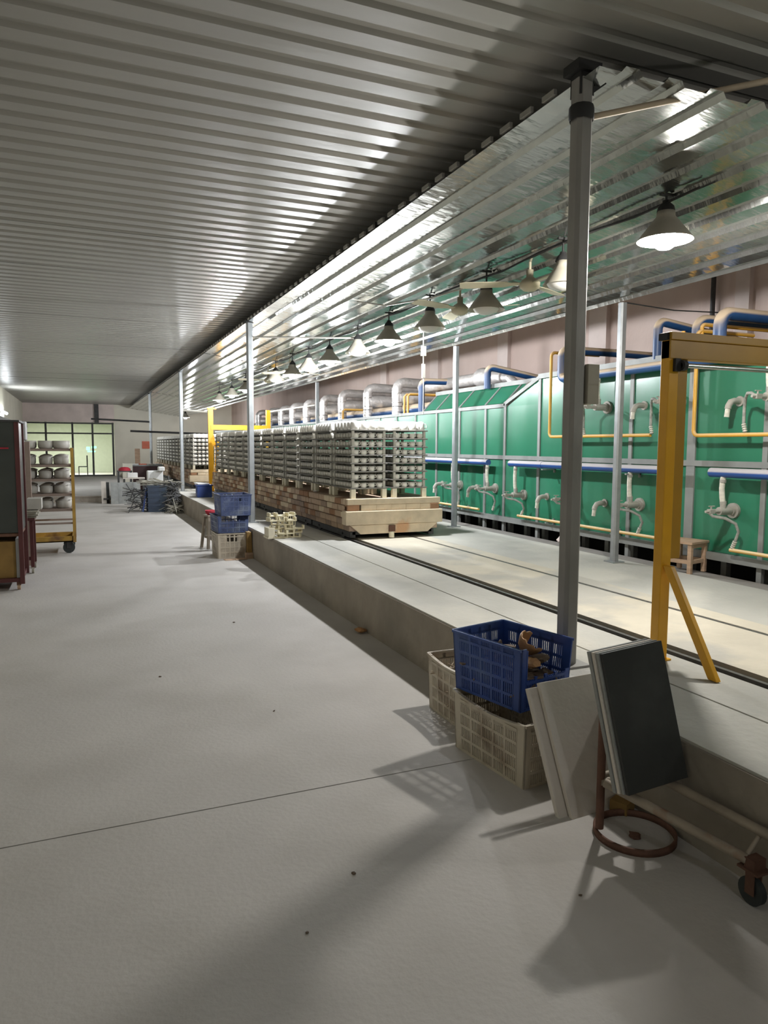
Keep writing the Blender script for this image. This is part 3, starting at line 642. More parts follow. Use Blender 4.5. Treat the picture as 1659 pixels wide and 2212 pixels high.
# ------------------------------------------------------------------ gantries
gn = thing('gantry', 'near dull yellow steel gantry over the track with a slanting brace', 'gantry', (2.85, 2.92, PZ))
obj('leg', MB().box(-.03, .035, -.03, .03, 0, 1.73).box(-.05, .05, -.05, .05, 0, .01), 'gantry', gn, bevel=.004)
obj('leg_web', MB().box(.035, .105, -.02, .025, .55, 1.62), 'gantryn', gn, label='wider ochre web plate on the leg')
obj('leg', MB().box(1.30, 1.36, -.03, .03, 0, 1.73).box(1.28, 1.38, -.05, .05, 0, .01), 'gantry', gn, bevel=.004)
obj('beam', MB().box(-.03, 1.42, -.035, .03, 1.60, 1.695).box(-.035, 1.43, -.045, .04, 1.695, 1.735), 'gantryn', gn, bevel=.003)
obj('end_cap', MB().box(-.05, -.03, -.03, .03, 1.695, 1.73), 'black', gn)
obj('brace', MB().slab((-.02, -.03, .52), (.03, 0, 0), (0, -.055, 0), (-.015, -.34, -.515)), 'gantry', gn, bevel=.003)
obj('brace', MB().slab((1.32, -.03, .52), (.03, 0, 0), (0, -.055, 0), (0, -.34, -.515)), 'gantry', gn)
obj('cross_rod', MB().cyl((.03, -.05, 1.565), (1.32, -.05, 1.565), .0125, 12), 'steel', gn, label='bright steel rod')
obj('rod_hub', MB().cyl((.03, -.05, 1.565), (.055, -.05, 1.565), .028, 12).box(-.005, .03, -.05, -.03, 1.535, 1.60), 'black', gn)
gf = thing('gantry', 'far bright yellow gantry between the two kiln trains', 'gantry', (3.0, 18.1, PZ))
obj('leg', MB().box(-.06, .06, -.05, .05, 0, 2.02).box(-.08, .14, -.06, .06, 2.02, 2.06), 'gantry', gf)
obj('leg', MB().box(1.40, 1.50, -.05, .05, 0, 2.03), 'gantry', gf)
obj('beam', MB().box(.0, 1.45, -.055, .055, 1.52, 1.64), 'gantry', gf)
obj('gusset', MB().add([(.05, 0, 1.2), (.05, 0, 1.52), (.18, 0, .9)], [(0, 1, 2)]).slab((.06, -.01, .3), (.07, 0, 0), (0, .02, 0), (.08, 0, 1.0)), 'gantry', gf)
def rod(name, lab, cat, a, b_, r, m='cable'):
    return tag(obj(name, MB().cyl(a, b_, r, 8), m), lab, cat)
rod('conduit', 'white conduit from the thin post to the far gantry top', 'conduit', (2.36, 18.3, 2.40), (2.96, 18.1, 2.36), .022)
rod('conduit', 'white conduit from the far gantry to the post by the foil ducts', 'conduit', (4.50, 18.1, 2.40), (4.85, 15.4, 2.44), .018)
rod('conduit', 'dark conduit crossing the hall behind the farthest post', 'conduit', (.4, 26.6, 2.42), (2.29, 26.6, 2.35), .03, 'darkst')
rod('conduit', 'lower dark conduit crossing behind the thin posts toward the gantry', 'conduit', (1.65, 26.52, 2.02), (4.7, 26.52, 1.93), .035, 'darkst')
rod('conduit', 'thin white conduit reaching from the second post to the hanging lamps', 'conduit', (2.35, 10.55, 3.12), (3.5, 9.25, 3.0), .012)
rod('lath', 'long bamboo lath tied at the head of the nearest post', 'lath', (2.38, 3.02, 3.17), (3.32, 2.65, 3.385), .016, 'lath')
# hanging cords
t = thing('pull_cord', 'thin hanging cord with small white blocks above the kiln train end', 'cord', (4.0, 8.2, 1.95))
obj('cord', MB().tube([(0, 0, 0), (.004, 0, .4), (-.004, 0, .8), (0, 0, 1.12)], .006, 6), 'cable', t)
obj('block', MB().box(-.03, .03, -.015, .015, .72, .84), 'cable', t); obj('block', MB().box(-.02, .02, -.012, .012, .45, .62), 'cable', t)
def cable(lab, pts, r=.008, m='cableb'): return tag(obj('cable', MB().tube(pts, r, 6), m), lab, 'cable')
def zs(x): return SZ0 + (x - SX0) / (SX1 - SX0) * (SZ1 - SZ0)
cable('black cable strung along the sloping ceiling above the lamps', [(3.5, 3.4 + i * .55, zs(3.5) - .03 - .02 * math.sin(i * 1.9)) for i in range(30)])
cable('thin dark wires sagging between the kiln posts and the wall', [(4.9, 5.6, 2.93), (5.4, 5.5, 2.88), (6.2, 5.3, 2.87), (7.3, 5.0, 2.95)], .006)
cable('white cable drooping to the third hanging lamp', [(3.0, 7.9, 3.2), (3.15, 7.4, 3.08), (3.35, 6.7, 3.05), (3.5, 5.9, 3.06)], .008, 'cable')

# ------------------------------------------------------------------ lamps and fans
def lamp(x, y, z, lit, lab, power=1.0, R=.172, col=LAMP_COL):
    t = thing('pendant_lamp', lab, 'lamp', (x, y, z), 0, None)
    obj('lamp_shade', MB().lathe([(R, 0), (R * .97, .012), (R * .80, .05), (R * .52, .11), (R * .34, .15), (R * .32, .185), (R * .28, .185), (R * .30, .15), (R * .48, .108), (R * .77, .045), (R * .94, .008), (R, 0)], n=28), 'shade', t)
    top = zs(x) + .02 - z
    obj('socket', MB().lathe([(.058, .18), (.05, .21), (.025, .235), (.022, .25)], n=12, capt=True), 'black', t)
    obj('stem', MB().cyl((0, 0, .24), (0, 0, max(top, .27)), .008, 8).box(-.05, .05, -.01, .01, top - .02, top), 'cableb', t)
    if lit:
        o = obj('bulb', MB().lathe([(.0, -.055), (.04, -.05), (.068, -.03), (.078, .0), (.07, .035), (.04, .06), (0.03, .1)], n=16), 'lit', t)
        L = bpy.data.lights.new('pendant_light', 'POINT'); L.energy = LAMP_W * power; L.color = col; L.shadow_soft_size = .06
        lo = bpy.data.objects.new('pendant_light', L); COL.objects.link(lo); lo.parent = t; lo.location = (0, 0, -.062)
        o.visible_shadow = True
    else:
        obj('bulb', MB().lathe([(.0, -.045), (.05, -.038), (.10, -.018), (.12, .01)], n=18), 'bulb', t)
    return t
lamp(3.5, 3.667, 2.865, True, 'nearest hanging lamp, brightly lit, to the right of the thick post', 1.08, col=(1.0, .965, .91))
lamp(3.5, 4.73, 2.80, False, 'unlit white hanging lamp half hidden by the thick post', R=.15)
lamp(3.5, 5.87, 2.80, False, 'largest looking unlit cream lamp left of the thick post')
lamp(3.5, 7.03, 2.80, False, 'unlit cream lamp above the hanging cord')
lamp(3.5, 8.14, 2.81, True, 'lit hanging lamp between two unlit ones, above the train end', 1.3)
lamp(3.5, 9.20, 2.79, False, 'small unlit cream lamp at the end of the white conduit')
lamp(3.5, 10.38, 2.80, True, 'lit hanging lamp above the middle of the front train', 1.4)
lamp(3.5, 11.45, 2.79, False, 'far unlit cream lamp between two lit ones')
lamp(3.5, 12.42, 2.78, True, 'smaller lit hanging lamp right of the second post', 1.3)
lamp(3.5, 13.6, 2.78, False, 'small far unlit lamp just right of the second post')
lamp(3.5, 16.3, 2.78, True, 'far lit lamp close to the second post, right of a lit pair')
lamp(3.5, 17.9, 2.76, True, 'far lit lamp, middle of the distant lit trio')
lamp(3.5, 19.6, 2.74, True, 'far lit lamp, most distant of the lit trio')
lamp(4.25, 32.0, 2.72, True, 'added fill lamp over the far end of the rear train', 2.0)  # added lamp to brighten the end wall, tucked behind a post
lamp(4.7, 1.3, 2.80, True, 'added fill lamp beyond the right edge of the view, beside the gantry', .2, col=(1.0, .965, .91))  # added unseen lamp that brightens the flat ceiling on the right
for y in (-1.5, -4.8):  # added unseen lamps giving weak fill light from behind the viewer
    t = thing('pendant_lamp', f'added hanging fill lamp behind the viewer, {"nearer" if y > -2 else "farther"}', 'lamp', (1.2, y, 3.0))
    obj('lamp_shade', MB().lathe([(.17, 0), (.13, .05), (.06, .15), (.05, .18), (.0, .185)], n=20), 'shade', t)
    obj('bulb', MB().lathe([(.0, -.055), (.068, -.03), (.078, .0), (.04, .06)], n=16), 'lit', t); obj('stem', MB().cyl((0, 0, .18), (0, 0, .5), .008, 8), 'cableb', t)
    L = bpy.data.lights.new('pendant_light', 'POINT'); L.energy = LAMP_W * .12; L.color = LAMP_COL; L.shadow_soft_size = .06
    lo = bpy.data.objects.new('pendant_light', L); COL.objects.link(lo); lo.parent = t; lo.location = (0, 0, -.065)
t = thing('tube_lamp', 'bright fluorescent tube on the left wall above the ledge', 'lamp', (-2.36, 27.8, 2.62))
obj('fitting', MB().box(-.04, .0, -.75, .75, -.03, .03), 'white', t)
obj('tube', MB().cyl((.05, -.72, 0), (.05, .72, 0), .045, 12), 'tube', t)
L = bpy.data.lights.new('tube_light', 'AREA'); L.shape = 'RECTANGLE'; L.size = .06; L.size_y = 1.4; L.energy = 30; L.color = (.9, .96, 1)
lo = bpy.data.objects.new('tube_light', L); COL.objects.link(lo); lo.parent = t; lo.location = (.11, 0, 0); lo.rotation_euler = (0, -math.pi / 2, 0)
def room_light(x, y, z, e, c):
    L = bpy.data.lights.new('room_light', 'AREA'); L.shape = 'RECTANGLE'; L.size = 1.2; L.size_y = .1; L.energy = e; L.color = c
    lo = bpy.data.objects.new('room_light', L); COL.objects.link(lo); lo.location = (x, y, z)
room_light(-1.0, 40.45, 2.70, 55, (1, 1, .93)); room_light(.6, 40.45, 2.70, 16, (1, 1, .93))
def fan(x, y, z, a0, lab):
    t = thing('ceiling_fan', lab, 'fan', (x, y, z))
    obj('motor', MB().lathe([(.0, -.05), (.05, -.045), (.085, -.02), (.09, .02), (.06, .05), (.03, .07), (.03, .13), (.0, .13)], n=18), 'fan', t)
    obj('downrod', MB().cyl((0, 0, .12), (0, 0, zs(x) - z + .01), .012, 8), 'fan', t)
    for i in range(3):
        a = a0 + i * 2.094; mb = MB(); c, s_ = math.cos(a), math.sin(a)
        pr = [(.06, .025), (.16, .03), (.22, .055), (.55, .065), (.60, .05), (.60, -.05), (.55, -.065), (.22, -.055), (.16, -.03), (.06, -.025)]
        vs = [(c * r - s_ * w, s_ * r + c * w, .012 + w * .18 + h) for h in (0, .006) for r, w in pr]; n = len(pr)
        mb.add(vs, [tuple(range(n - 1, -1, -1)), tuple(range(n, 2 * n))] + [(i_, (i_ + 1) % n, n + (i_ + 1) % n, n + i_) for i_ in range(n)])
        obj('blade', mb, 'fan', t)
fan(3.62, 5.35, 2.93, .5, 'cream ceiling fan between the white lamp and the largest unlit lamp')
fan(3.60, 6.55, 2.92, 1.3, 'cream ceiling fan between two unlit cream lamps')
fan(3.6, 12.95, 2.87, .2, 'small far ceiling fan beside the smaller lit lamp')
fan(3.6, 14.6, 2.86, .9, 'farthest small ceiling fan right of the second post')

# ------------------------------------------------------------------ crates
def crate(name, lab, corner, rot, w, d, h, m, nl=5, ns=3, rows=4, sag=0.0, dip=None, taper=.95, grp=None, slats=4, handle=False):
    """open plastic crate. local x along w (short), y along d (long). corner = the local (0,0)"""
    t = thing(name, lab, 'crate', corner, rot, grp)
    def P_(x, y, z):
        k = taper + (1 - taper) * (z / h); return (w / 2 + (x - w / 2) * k, d / 2 + (y - d / 2) * k, z)
    th = .008
    def bar(mb, s, u0, u1, z0, z1, tt=th, out=0.0):
        L_ = d if s in 'LR' else w
        def q(u, z, i):
            o = -out if i == 0 else tt
            if s == 'L': return P_(o, u, z)
            if s == 'R': return P_(w - o, u, z)
            if s == 'F': return P_(u, o, z)
            return P_(u, d - o, z)
        mb.hexa([q(u0, z0, 0), q(u1, z0, 0), q(u1, z0, 1), q(u0, z0, 1), q(u0, z1, 0), q(u1, z1, 0), q(u1, z1, 1), q(u0, z1, 1)])
    for s in 'LRFB':
        L_ = d if s in 'LR' else w; n = nl if s in 'LR' else ns; mb = MB()
        def tz(u):
            z = h - sag * math.sin(math.pi * u / L_) if s in 'LR' else h
            if dip and s == 'F' and .12 * L_ < u < .95 * L_: z = h * dip
            return z
        m_ = L_ * .10
        bar(mb, s, 0, m_, 0, tz(m_ / 2) if not sag else h - sag * .15); bar(mb, s, L_ - m_, L_, 0, h - (sag * .15 if s in 'LR' else 0) if not (dip and s == 'F') else h * dip)
        cw = (L_ - 2 * m_) / n
        for i in range(n + 1):
            u = m_ + cw * i
            if 0 < i < n: bar(mb, s, u - .009, u + .009, 0, tz(u), th, .002)
        for r in range(rows + 1):
            z0 = h * (.0 + .84 * r / rows)
            for i in range(n):
                ua, ub = m_ + cw * i, m_ + cw * (i + 1); top = tz((ua + ub) / 2)
                if z0 + .012 > top: continue
                bar(mb, s, ua, ub, z0, z0 + .014, th, .003)
        for i in range(n):
            ua, ub = m_ + cw * i, m_ + cw * (i + 1)
            for k in range(slats):
                u = ua + (ub - ua) * (k + .5) / slats
                if handle and s in 'FB' and L_ * .33 < u < L_ * .67: bar(mb, s, u - .0035, u + .0035, 0, min(h * .66, tz(u)), .004)
                else: bar(mb, s, u - .0035, u + .0035, 0, tz(u) - .01, .004)
            if not (dip and s == 'F'):
                k = 6
                for j in range(k):
                    a = ua + (ub - ua) * j / k; b2 = ua + (ub - ua) * (j + 1) / k
                    bar(mb, s, a, b2, tz((a + b2) / 2) - (h * .14 if not handle else h * .07), tz((a + b2) / 2), th)
        obj('side_wall', mb, m, t)
    mb = MB()
    for s in 'LRFB':
        if dip and s == 'F': continue
        L_ = d if s in 'LR' else w; k = 10
        for j in range(k):
            a, b2 = L_ * j / k, L_ * (j + 1) / k
            za = h - (sag * math.sin(math.pi * a / L_) if s in 'LR' else 0); zb = h - (sag * math.sin(math.pi * b2 / L_) if s in 'LR' else 0)
            def q(u, z, o):
                return P_(*{'L': (o, u), 'R': (w - o, u), 'F': (u, o), 'B': (u, d - o)}[s], z)
            mb.hexa([q(a, za - .012, -.008), q(b2, zb - .012, -.008), q(b2, zb - .012, .010), q(a, za - .012, .010), q(a, za, -.008), q(b2, zb, -.008), q(b2, zb, .010), q(a, za, .010)])
    obj('rim', mb, m, t)
    mb = MB()
    for i in range(9): x = .02 + (w - .04) * i / 8; mb.box(x - .008, x + .008, .02, d - .02, .004, .010)
    for i in range(11): y_ = .02 + (d - .04) * i / 10; mb.box(.02, w - .02, y_ - .008, y_ + .008, .0, .006)
    mb.box(.012, w - .012, .012, d - .012, -.0, .002)
    obj('base', mb, m, t)
    return t
c1 = crate('plastic_crate', 'dirty white plastic crate on the floor under the blue crate', (1.796, 2.61, 0), .105, .335, .565, .305, 'cwhite', sag=.028, slats=7)
c2 = crate('plastic_crate', 'blue plastic crate of broken pottery on the white crate, beside the nearest post', (1.852, 2.735, .305), .235, .365, .475, .305, 'cblue', nl=5, ns=4, sag=.0, dip=.52, taper=.93, slats=6)
c3 = crate('plastic_crate', 'dirty white crate of twigs on the floor behind the blue crate', (1.868, 3.262, 0), .0, .285, .47, .33, 'cwhite', sag=.022, slats=6)
# contents
def shard(name, lab, loc, r, m, cat='potsherd', seed=0, grp=None, flat=.5):
    rnd = random.Random(seed); bm = bmesh.new(); bmesh.ops.create_icosphere(bm, subdivisions=2, radius=r)
    for v in bm.verts:
        k = rnd.uniform(.72, 1.15); v.co *= k; v.co.z *= flat; v.co.x *= 1.2
    me = bpy.data.meshes.new(name); bm.to_mesh(me); bm.free(); me.materials.append(M[m])
    o = link(name, me, None, loc, rnd.uniform(0, 6)); o.rotation_euler.x = rnd.uniform(-.35, .35); o.rotation_euler.y = rnd.uniform(-.35, .35)
    return tag(o, lab, cat, grp)
def bowlshard(name, lab, loc, rot, r, m, span=4.2):
    mb = MB(); n = 16; prof = [(r * .45, 0), (r * .8, r * .35), (r, r * .9), (r * 1.02, r * 1.15)]; vs = []
    for k, (rr, z) in enumerate(prof + [(a - .006, b + .004) for a, b in reversed(prof)]):
        for i in range(n + 1):
            a = span * i / n; jag = (.10 * r * math.sin(i * 2.3) if k in (3, 4) else 0); vs.append((rr * math.cos(a), rr * math.sin(a), z + jag))
    q = n + 1; K = 8
    fs = [(j * q + i, j * q + i + 1, (j + 1) * q + i + 1, (j + 1) * q + i) for j in range(K - 1) for i in range(n)]
    mb.add(vs, fs, True); o = obj(name, mb, m, None, loc); o.rotation_euler = rot; return tag(o, lab, 'potsherd')
mbf = MB(); rnd = random.Random(3)
fill = thing('shard_heap', 'heap of brown pottery shards filling the blue crate', 'shards', (1.965, 2.99, .355)); fill['kind'] = 'stuff'
for i in range(110):
    p = Vector((rnd.uniform(-.13, .13), rnd.uniform(-.19, .19), rnd.uniform(.0, .10))); a = Matrix.Translation(p) @ Matrix.Rotation(rnd.uniform(0, 6), 4, 'Z') @ Matrix.Rotation(rnd.uniform(-.6, .6), 4, 'X')
    mbf.box(-rnd.uniform(.02, .05), rnd.uniform(.02, .05), -.02, rnd.uniform(.01, .04), 0, .008, a)
fo = obj('shards', mbf, 'crockd', fill, rotz=.235); fo['kind'] = 'stuff'
bowlshard('broken_bowl', 'broken ochre brown bowl sticking up in the blue crate', (2.05, 3.00, .515), (.5, -.3, 1.0), .066, 'crock')
bowlshard('broken_bowl', 'pale and brown curved shard at the back of the blue crate', (1.97, 3.15, .52), (-.9, .2, 2.2), .06, 'crockd', 3.0)
for i, (x, y, m, lab) in enumerate(((1.90, 3.12, 'crockw', 'pale shard at the back left of the blue crate'), (2.01, 3.10, 'crockd', 'dark shard beside the pale ones in the blue crate'), (2.06, 2.89, 'crockd', 'dark flat shard in front of the ochre bowl'), (1.98, 2.85, 'crock', 'ochre shard near the broken side of the blue crate'))):
    shard('pottery_shard', lab, (x, y, .505), .048, m, seed=i)
mbf = MB()
for i in range(160):
    p = Vector((2.01 + rnd.uniform(-.12, .12), 3.50 + rnd.uniform(-.21, .21), .10 + rnd.uniform(0, .16))); d = Vector((rnd.uniform(-.4, 1), rnd.uniform(-1, .6), rnd.uniform(-.2, .2))).normalized() * .05
    mbf.cyl(p - d, p + d, .003, 5)
tag(obj('twigs', mbf, 'lath'), 'bundle of pale thin sticks in the dirty white crate behind', 'sticks', kind='stuff')

# middle stack of crates
crate('plastic_crate', 'grey white crate at the bottom of the stack before the second post', (1.69, 9.80, 0), .0, .40, .50, .345, 'cwhite', ns=5, slats=7, handle=True)
crate('plastic_crate', 'navy crate in the middle of the stack before the second post', (1.70, 9.82, .348), .03, .43, .52, .235, 'cblued', ns=4, rows=3, dip=.75, slats=7)
crate('plastic_crate', 'dusty blue crate on top of the stack before the second post', (1.735, 9.80, .585), .0, .43, .50, .29, 'cblued', ns=5, slats=7, handle=True)
# broken box between crates and the step, cardboard on the floor
tag(obj('cardboard', MB().slab((1.76, 9.62, .0), (.30, 0, 0), (0, .14, 0), (0, 0, .006)).slab((1.9, 9.58, .006), (.14, 0.02, 0), (0, .1, 0), (0, 0, .004)), 'wood'), 'torn cardboard piece on the floor before the crate stack', 'cardboard')
t = thing('wooden_box', 'dark broken box leaning between the crate stack and the step', 'box', (2.11, 9.72, 0))
obj('side_board', MB().slab((-.02, 0, 0), (.06, 0, 0), (0, .3, 0), (-.01, 0, .36)), 'oldwood', t)
obj('bottom_board', MB().box(-.06, .04, -.06, .02, 0, .08), 'wood', t)
# stool behind the crates
def stool(name, lab, x, y, z, w, h, m, rot=0, splay=.0):
    t = thing(name, lab, 'stool', (x, y, z), rot)
    obj('seat', MB().box(-w / 2, w / 2, -w / 2, w / 2, h - .022, h), m, t, bevel=.003)
    for a in (-1, 1):
        for b_ in (-1, 1): obj('leg', MB().slab((a * (w / 2 - .03 + splay) - .018, b_ * (w / 2 - .03 + splay) - .018, 0), (.036, 0, 0), (0, .036, 0), (-a * splay, -b_ * splay, h - .022)), m, t)
    for a in (-1, 1):
        obj('stretcher', MB().box(-w / 2 + .03, w / 2 - .03, a * (w / 2 - .03) - .01, a * (w / 2 - .03) + .01, h * .3, h * .3 + .035), m, t)
        obj('stretcher', MB().box(a * (w / 2 - .03) - .01, a * (w / 2 - .03) + .01, -w / 2 + .03, w / 2 - .03, h * .3 + .0, h * .3 + .035), m, t)
        obj('apron', MB().box(-w / 2 + .03, w / 2 - .03, a * (w / 2 - .03) - .008, a * (w / 2 - .03) + .008, h - .06, h - .022), m, t)
stool('stool', 'small low wooden stool on the platform before the kiln foot', 5.14, 4.98, PZ, .30, .29, 'wood', .25)
stool('stool', 'worn metal frame stool standing behind the stacked crates', 1.80, 10.95, 0, .20, .50, 'pipeo', .3, .04)
tag(obj('basin', MB().lathe([(.05, 0), (.08, .03), (.09, .07), (.085, .07), (.07, .03), (.0, .01)], (1.80, 10.95, .50), 18), 'red'), 'small red basin on the metal stool behind the crates', 'basin')
# cream ceramic props pile
pile = []
rnd = random.Random(11)
t = thing('prop_crate', 'cream plastic crate tipped behind the pile of cream kiln props', 'crate', (2.40, 8.95, PZ), .1)
mb = MB()
for i in range(8): mb.box(-.11 + i * .03, -.102 + i * .03, -.11, -.10, 0, .27)
for z in (0, .09, .18, .26): mb.box(-.12, .12, -.115, -.10, z, z + .014); mb.box(-.12, -.11, -.11, .14, z, z + .014); mb.box(.11, .12, -.11, .14, z, z + .014)
obj('side_wall', mb, 'cream', t)
k = 0
for lay in range(6):
    for i in range(4 - (lay // 3)):
        x = 2.20 + i * .095 + rnd.uniform(-.02, .02); y = 8.62 + rnd.uniform(-.05, .08) + lay * .015; z = PZ + lay * .052
        mb = MB(); L_ = rnd.uniform(.05, .075)
        mb.box(-L_, L_, -.05, .05, 0, .016).box(-L_, -L_ + .018, -.05, .05, .016, .048).box(L_ - .018, L_, -.05, .05, .016, .048)
        o = obj('kiln_prop', mb, 'cream', None, (x, y, z), rnd.uniform(-.5, .5)); k += 1
        tag(o, f'cream U shaped prop, {["bottom", "second", "third", "fourth", "fifth", "top"][lay]} layer of the platform pile, {["first", "second", "third", "fourth"][i]} from the aisle', 'kiln prop', 'cream kiln props piled on the platform')
for i in range(3):
    o = obj('kiln_prop', MB().box(-.04, .04, -.03, .03, 0, .13).box(-.05, .05, -.035, .035, .0, .02), 'block', None, (2.14, 8.62 + i * .07, PZ + i * .0), .1)
    tag(o, ('front', 'middle', 'rear')[i] + ' upright tan block at the aisle side of the cream prop pile', 'block')

# ------------------------------------------------------------------ near slabs and low cart
def plane_slab(name, lab, BLc, BRc, TLc, th, m, back, H=None, grp=None, edge=None):
    a = Vector(BLc); e = Vector(BRc) - a; u = Vector(TLc) - a
    u = (u - e * (u.dot(e) / e.dot(e))); n = e.cross(u).normalized()
    if n.y < 0: n = -n
    o = thing(name, lab, 'kiln slab', a, 0, grp)
    obj('face_board', MB().slab(n * 0, e, u, n * th), m, o, bevel=.002)
    return e, u, n
e, u, n = plane_slab('kiln_slab', 'pale kiln slab leaning on the white crate, front one of two', (1.845, 2.326, .0), (2.153, 2.346, .0), (1.83, 2.562, .515), .022, 'slabl', None)
a = Vector((1.845, 2.326, 0)) + n * .03 - e.normalized() * .045
plane_slab('kiln_slab', 'pale kiln slab leaning on the white crate, back one of two', a, a + e, a + u * .975, .022, 'slabl', None)
BLc, BRc, TLc = Vector((1.856, 2.018, .245)), Vector((2.137, 2.006, .272)), None
e = BRc - BLc; nh = Vector((-e.y, e.x, 0)).normalized(); th_ = math.radians(77.2); TLc = BLc + (nh * math.cos(th_) + Vector((0, 0, 1)) * math.sin(th_)) * .535
cart_n = None
labs = ['dark grey kiln slab standing on the low cart, outermost of the leaning set', 'grey edged kiln slab, second in the set on the low cart', 'grey edged kiln slab, third in the set on the low cart', 'innermost kiln slab of the set leaning on the cart post']
e2 = e; 
for i, m in enumerate(('slabd', 'slabe', 'slabl', 'slabe')):
    uu = TLc - BLc; uu = uu - e * (uu.dot(e) / e.dot(e)); nn = e.cross(uu).normalized(); nn = nn if nn.y > 0 else -nn
    s = BLc + nn * (.019 * i) - e.normalized() * (.006 * i) + Vector((0, 0, 0))
    plane_slab('kiln_slab', labs[i], s, s + e, s + uu * (1 + .006 * i), .016, m, None)
ct = thing('low_cart', 'low rusty tube cart with the leaning dark slabs and a caster wheel', 'cart', (1.87, 2.19, 0))
o0 = Vector((1.87, 2.19, 0))
def rel(*p): return Vector(p) - o0
obj('post', MB().cyl(rel(1.87, 2.19, .03), rel(1.87, 2.19, .74), .0165, 12), 'rust', ct)
obj('post', MB().cyl(rel(2.10, 2.21, .20), rel(2.10, 2.21, .70), .0165, 12), 'rust', ct)
obj('side_rail', MB().cyl(rel(1.875, 2.17, .225), rel(2.055, 1.66, .150), .0185, 14), 'pipeo', ct)
obj('side_rail', MB().cyl(rel(2.085, 2.21, .235), rel(2.128, 1.50, .235), .0185, 14), 'pipeo', ct)
obj('cross_bar', MB().cyl(rel(1.87, 2.19, .245), rel(2.10, 2.21, .245), .014, 12).cyl(rel(1.87, 2.19, .225), rel(1.93, 2.15, .222), .02, 12), 'pipeo', ct)
obj('cross_bar', MB().cyl(rel(2.06, 1.665, .165), rel(2.12, 1.665, .225), .008, 10), 'pipeo', ct)
obj('end_plate', MB().box(2.03 - o0.x, 2.10 - o0.x, 1.60 - o0.y, 1.68 - o0.y, .122, .130).box(2.04 - o0.x, 2.095 - o0.x, 1.62 - o0.y, 1.66 - o0.y, .130, .165), 'rust', ct)
ft = obj('caster', MB().slab(rel(2.042, 1.62, .04), (.004, 0, 0), (0, .035, 0), (0, 0, .083)).slab(rel(2.078, 1.62, .04), (.004, 0, 0), (0, .035, 0), (0, 0, .083)), 'rust', ct)
obj('wheel', MB().cyl(rel(2.05, 1.64, .048), rel(2.074, 1.64, .048), .048, 20), 'rubber', ft)
ring = thing('steel_ring', 'rusty round steel hoop lying on the floor under the low cart', 'ring', (2.0, 2.135, 0))
mb = MB(); n_ = 44; R1, R2 = .160, .149; vs = []
for r, z in ((R1, 0), (R1, .026), (R2, .026), (R2, 0)):
    for i in range(n_): a = 2 * math.pi * i / n_; vs.append((r * math.cos(a), r * math.sin(a), z))
mb.add(vs, [(j * n_ + i, j * n_ + (i + 1) % n_, ((j + 1) % 4) * n_ + (i + 1) % n_, ((j + 1) % 4) * n_ + i) for j in range(4) for i in range(n_)], True)
obj('hoop', mb, 'rust', ring)
tag(obj('wood_scrap', MB().slab((2.07, 2.26, .0), (.07, .03, 0), (-.03, .07, 0), (0, 0, .05)), 'oldwood'), 'small ochre wood block under the leaning dark slabs', 'block')
shard('clay_lump', 'flat brown clay lump on the floor inside the steel hoop', (1.99, 2.12, .008), .022, 'rust', 'lump', 5, flat=.3)
shard('clay_lump', 'small brown broken lump at the foot of the concrete step', (2.10, 5.45, .028), .045, 'crock', 'lump', 9, flat=.55)
shard('pale_chip', 'pale broken brick lump under the kiln edge left of the thick post', (5.28, 6.95, PZ + .05), .085, 'pinkl', 'lump', 10, flat=.6)
shard('pale_chip', 'small pale chip on the ledge of the front kiln car', (3.02, 9.6, PZ + .51), .03, 'white', 'chip', 12, flat=.4)

for i, (x, y, r) in enumerate(((.62, 2.08, .006), (.87, 2.32, .008), (.45, 4.9, .008), (1.0, 4.0, .007), (.1, 1.7, .006), (1.55, 1.9, .006), (1.2, 6.2, .01))):
    tag(shard('grit', 'tiny dark speck of grit lying on the open pale floor', (x, y, r * .4), r, 'crockd', 'grit', 20 + i, flat=.4), 'tiny dark speck of grit lying on the open pale floor', 'grit', 'grit specks on the open floor')
# ------------------------------------------------------------------ left side: cabinet, rack, trolley
t = thing('rack_cabinet', 'dark rack cabinet with maroon frame at the left edge', 'cabinet', (-1.02, 8.8, 0))
W2, D2 = .42, .35
for a in (-W2, W2):
    for b_ in (-D2, D2): obj('post', MB().box(a - .022, a + .022, b_ - .022, b_ + .022, .07, 1.80), 'maroon', t)
obj('side_panel', MB().box(W2 - .01, W2 + .004, -D2, D2, .62, 1.78), 'cabgrey', t)
obj('front_panel', MB().box(-W2, W2 - .022, -D2 - .01, -D2 + .004, .62, 1.78), 'cabgrey', t)
obj('back_panel', MB().box(-W2, W2, D2 - .004, D2 + .004, .62, 1.78), 'cabgrey', t)
obj('top_board', MB().box(-W2 - .03, W2 + .03, -D2 - .03, D2 + .03, 1.78, 1.80), 'darkst', t)
obj('shelf', MB().box(-W2, W2, -D2, D2, .58, .61), 'rust', t, label='rust red shelf edge'); obj('shelf', MB().box(-W2, W2, -D2, D2, .09, .13), 'maroon', t)
obj('handle', MB().box(.25, .34, -D2 - .03, -D2 - .01, 1.50, 1.515), 'red', t, label='small red strip')
for a in (-.38, .38):
    for b_ in (-.3, .3):
        cst = obj('caster', MB().box(a - .02, a + .02, b_ - .025, b_ + .025, .05, .09), 'rust', t)
        obj('wheel', MB().cyl((a - .015, b_, .035), (a + .015, b_, .035), .035, 14), 'wood', cst)
tag(obj('storage_box', MB().box(-1.38, -.66, 8.50, 9.1, .132, .52), 'oldwood'), 'ochre wooden box on the lower shelf of the dark cabinet', 'box')
tag(obj('panel_board', MB().slab((-.655, 8.47, .132), (.03, 0, 0), (0, .55, 0), (0, 0, .42)), 'boxgrey'), 'pale board standing beside the ochre box in the cabinet', 'board')

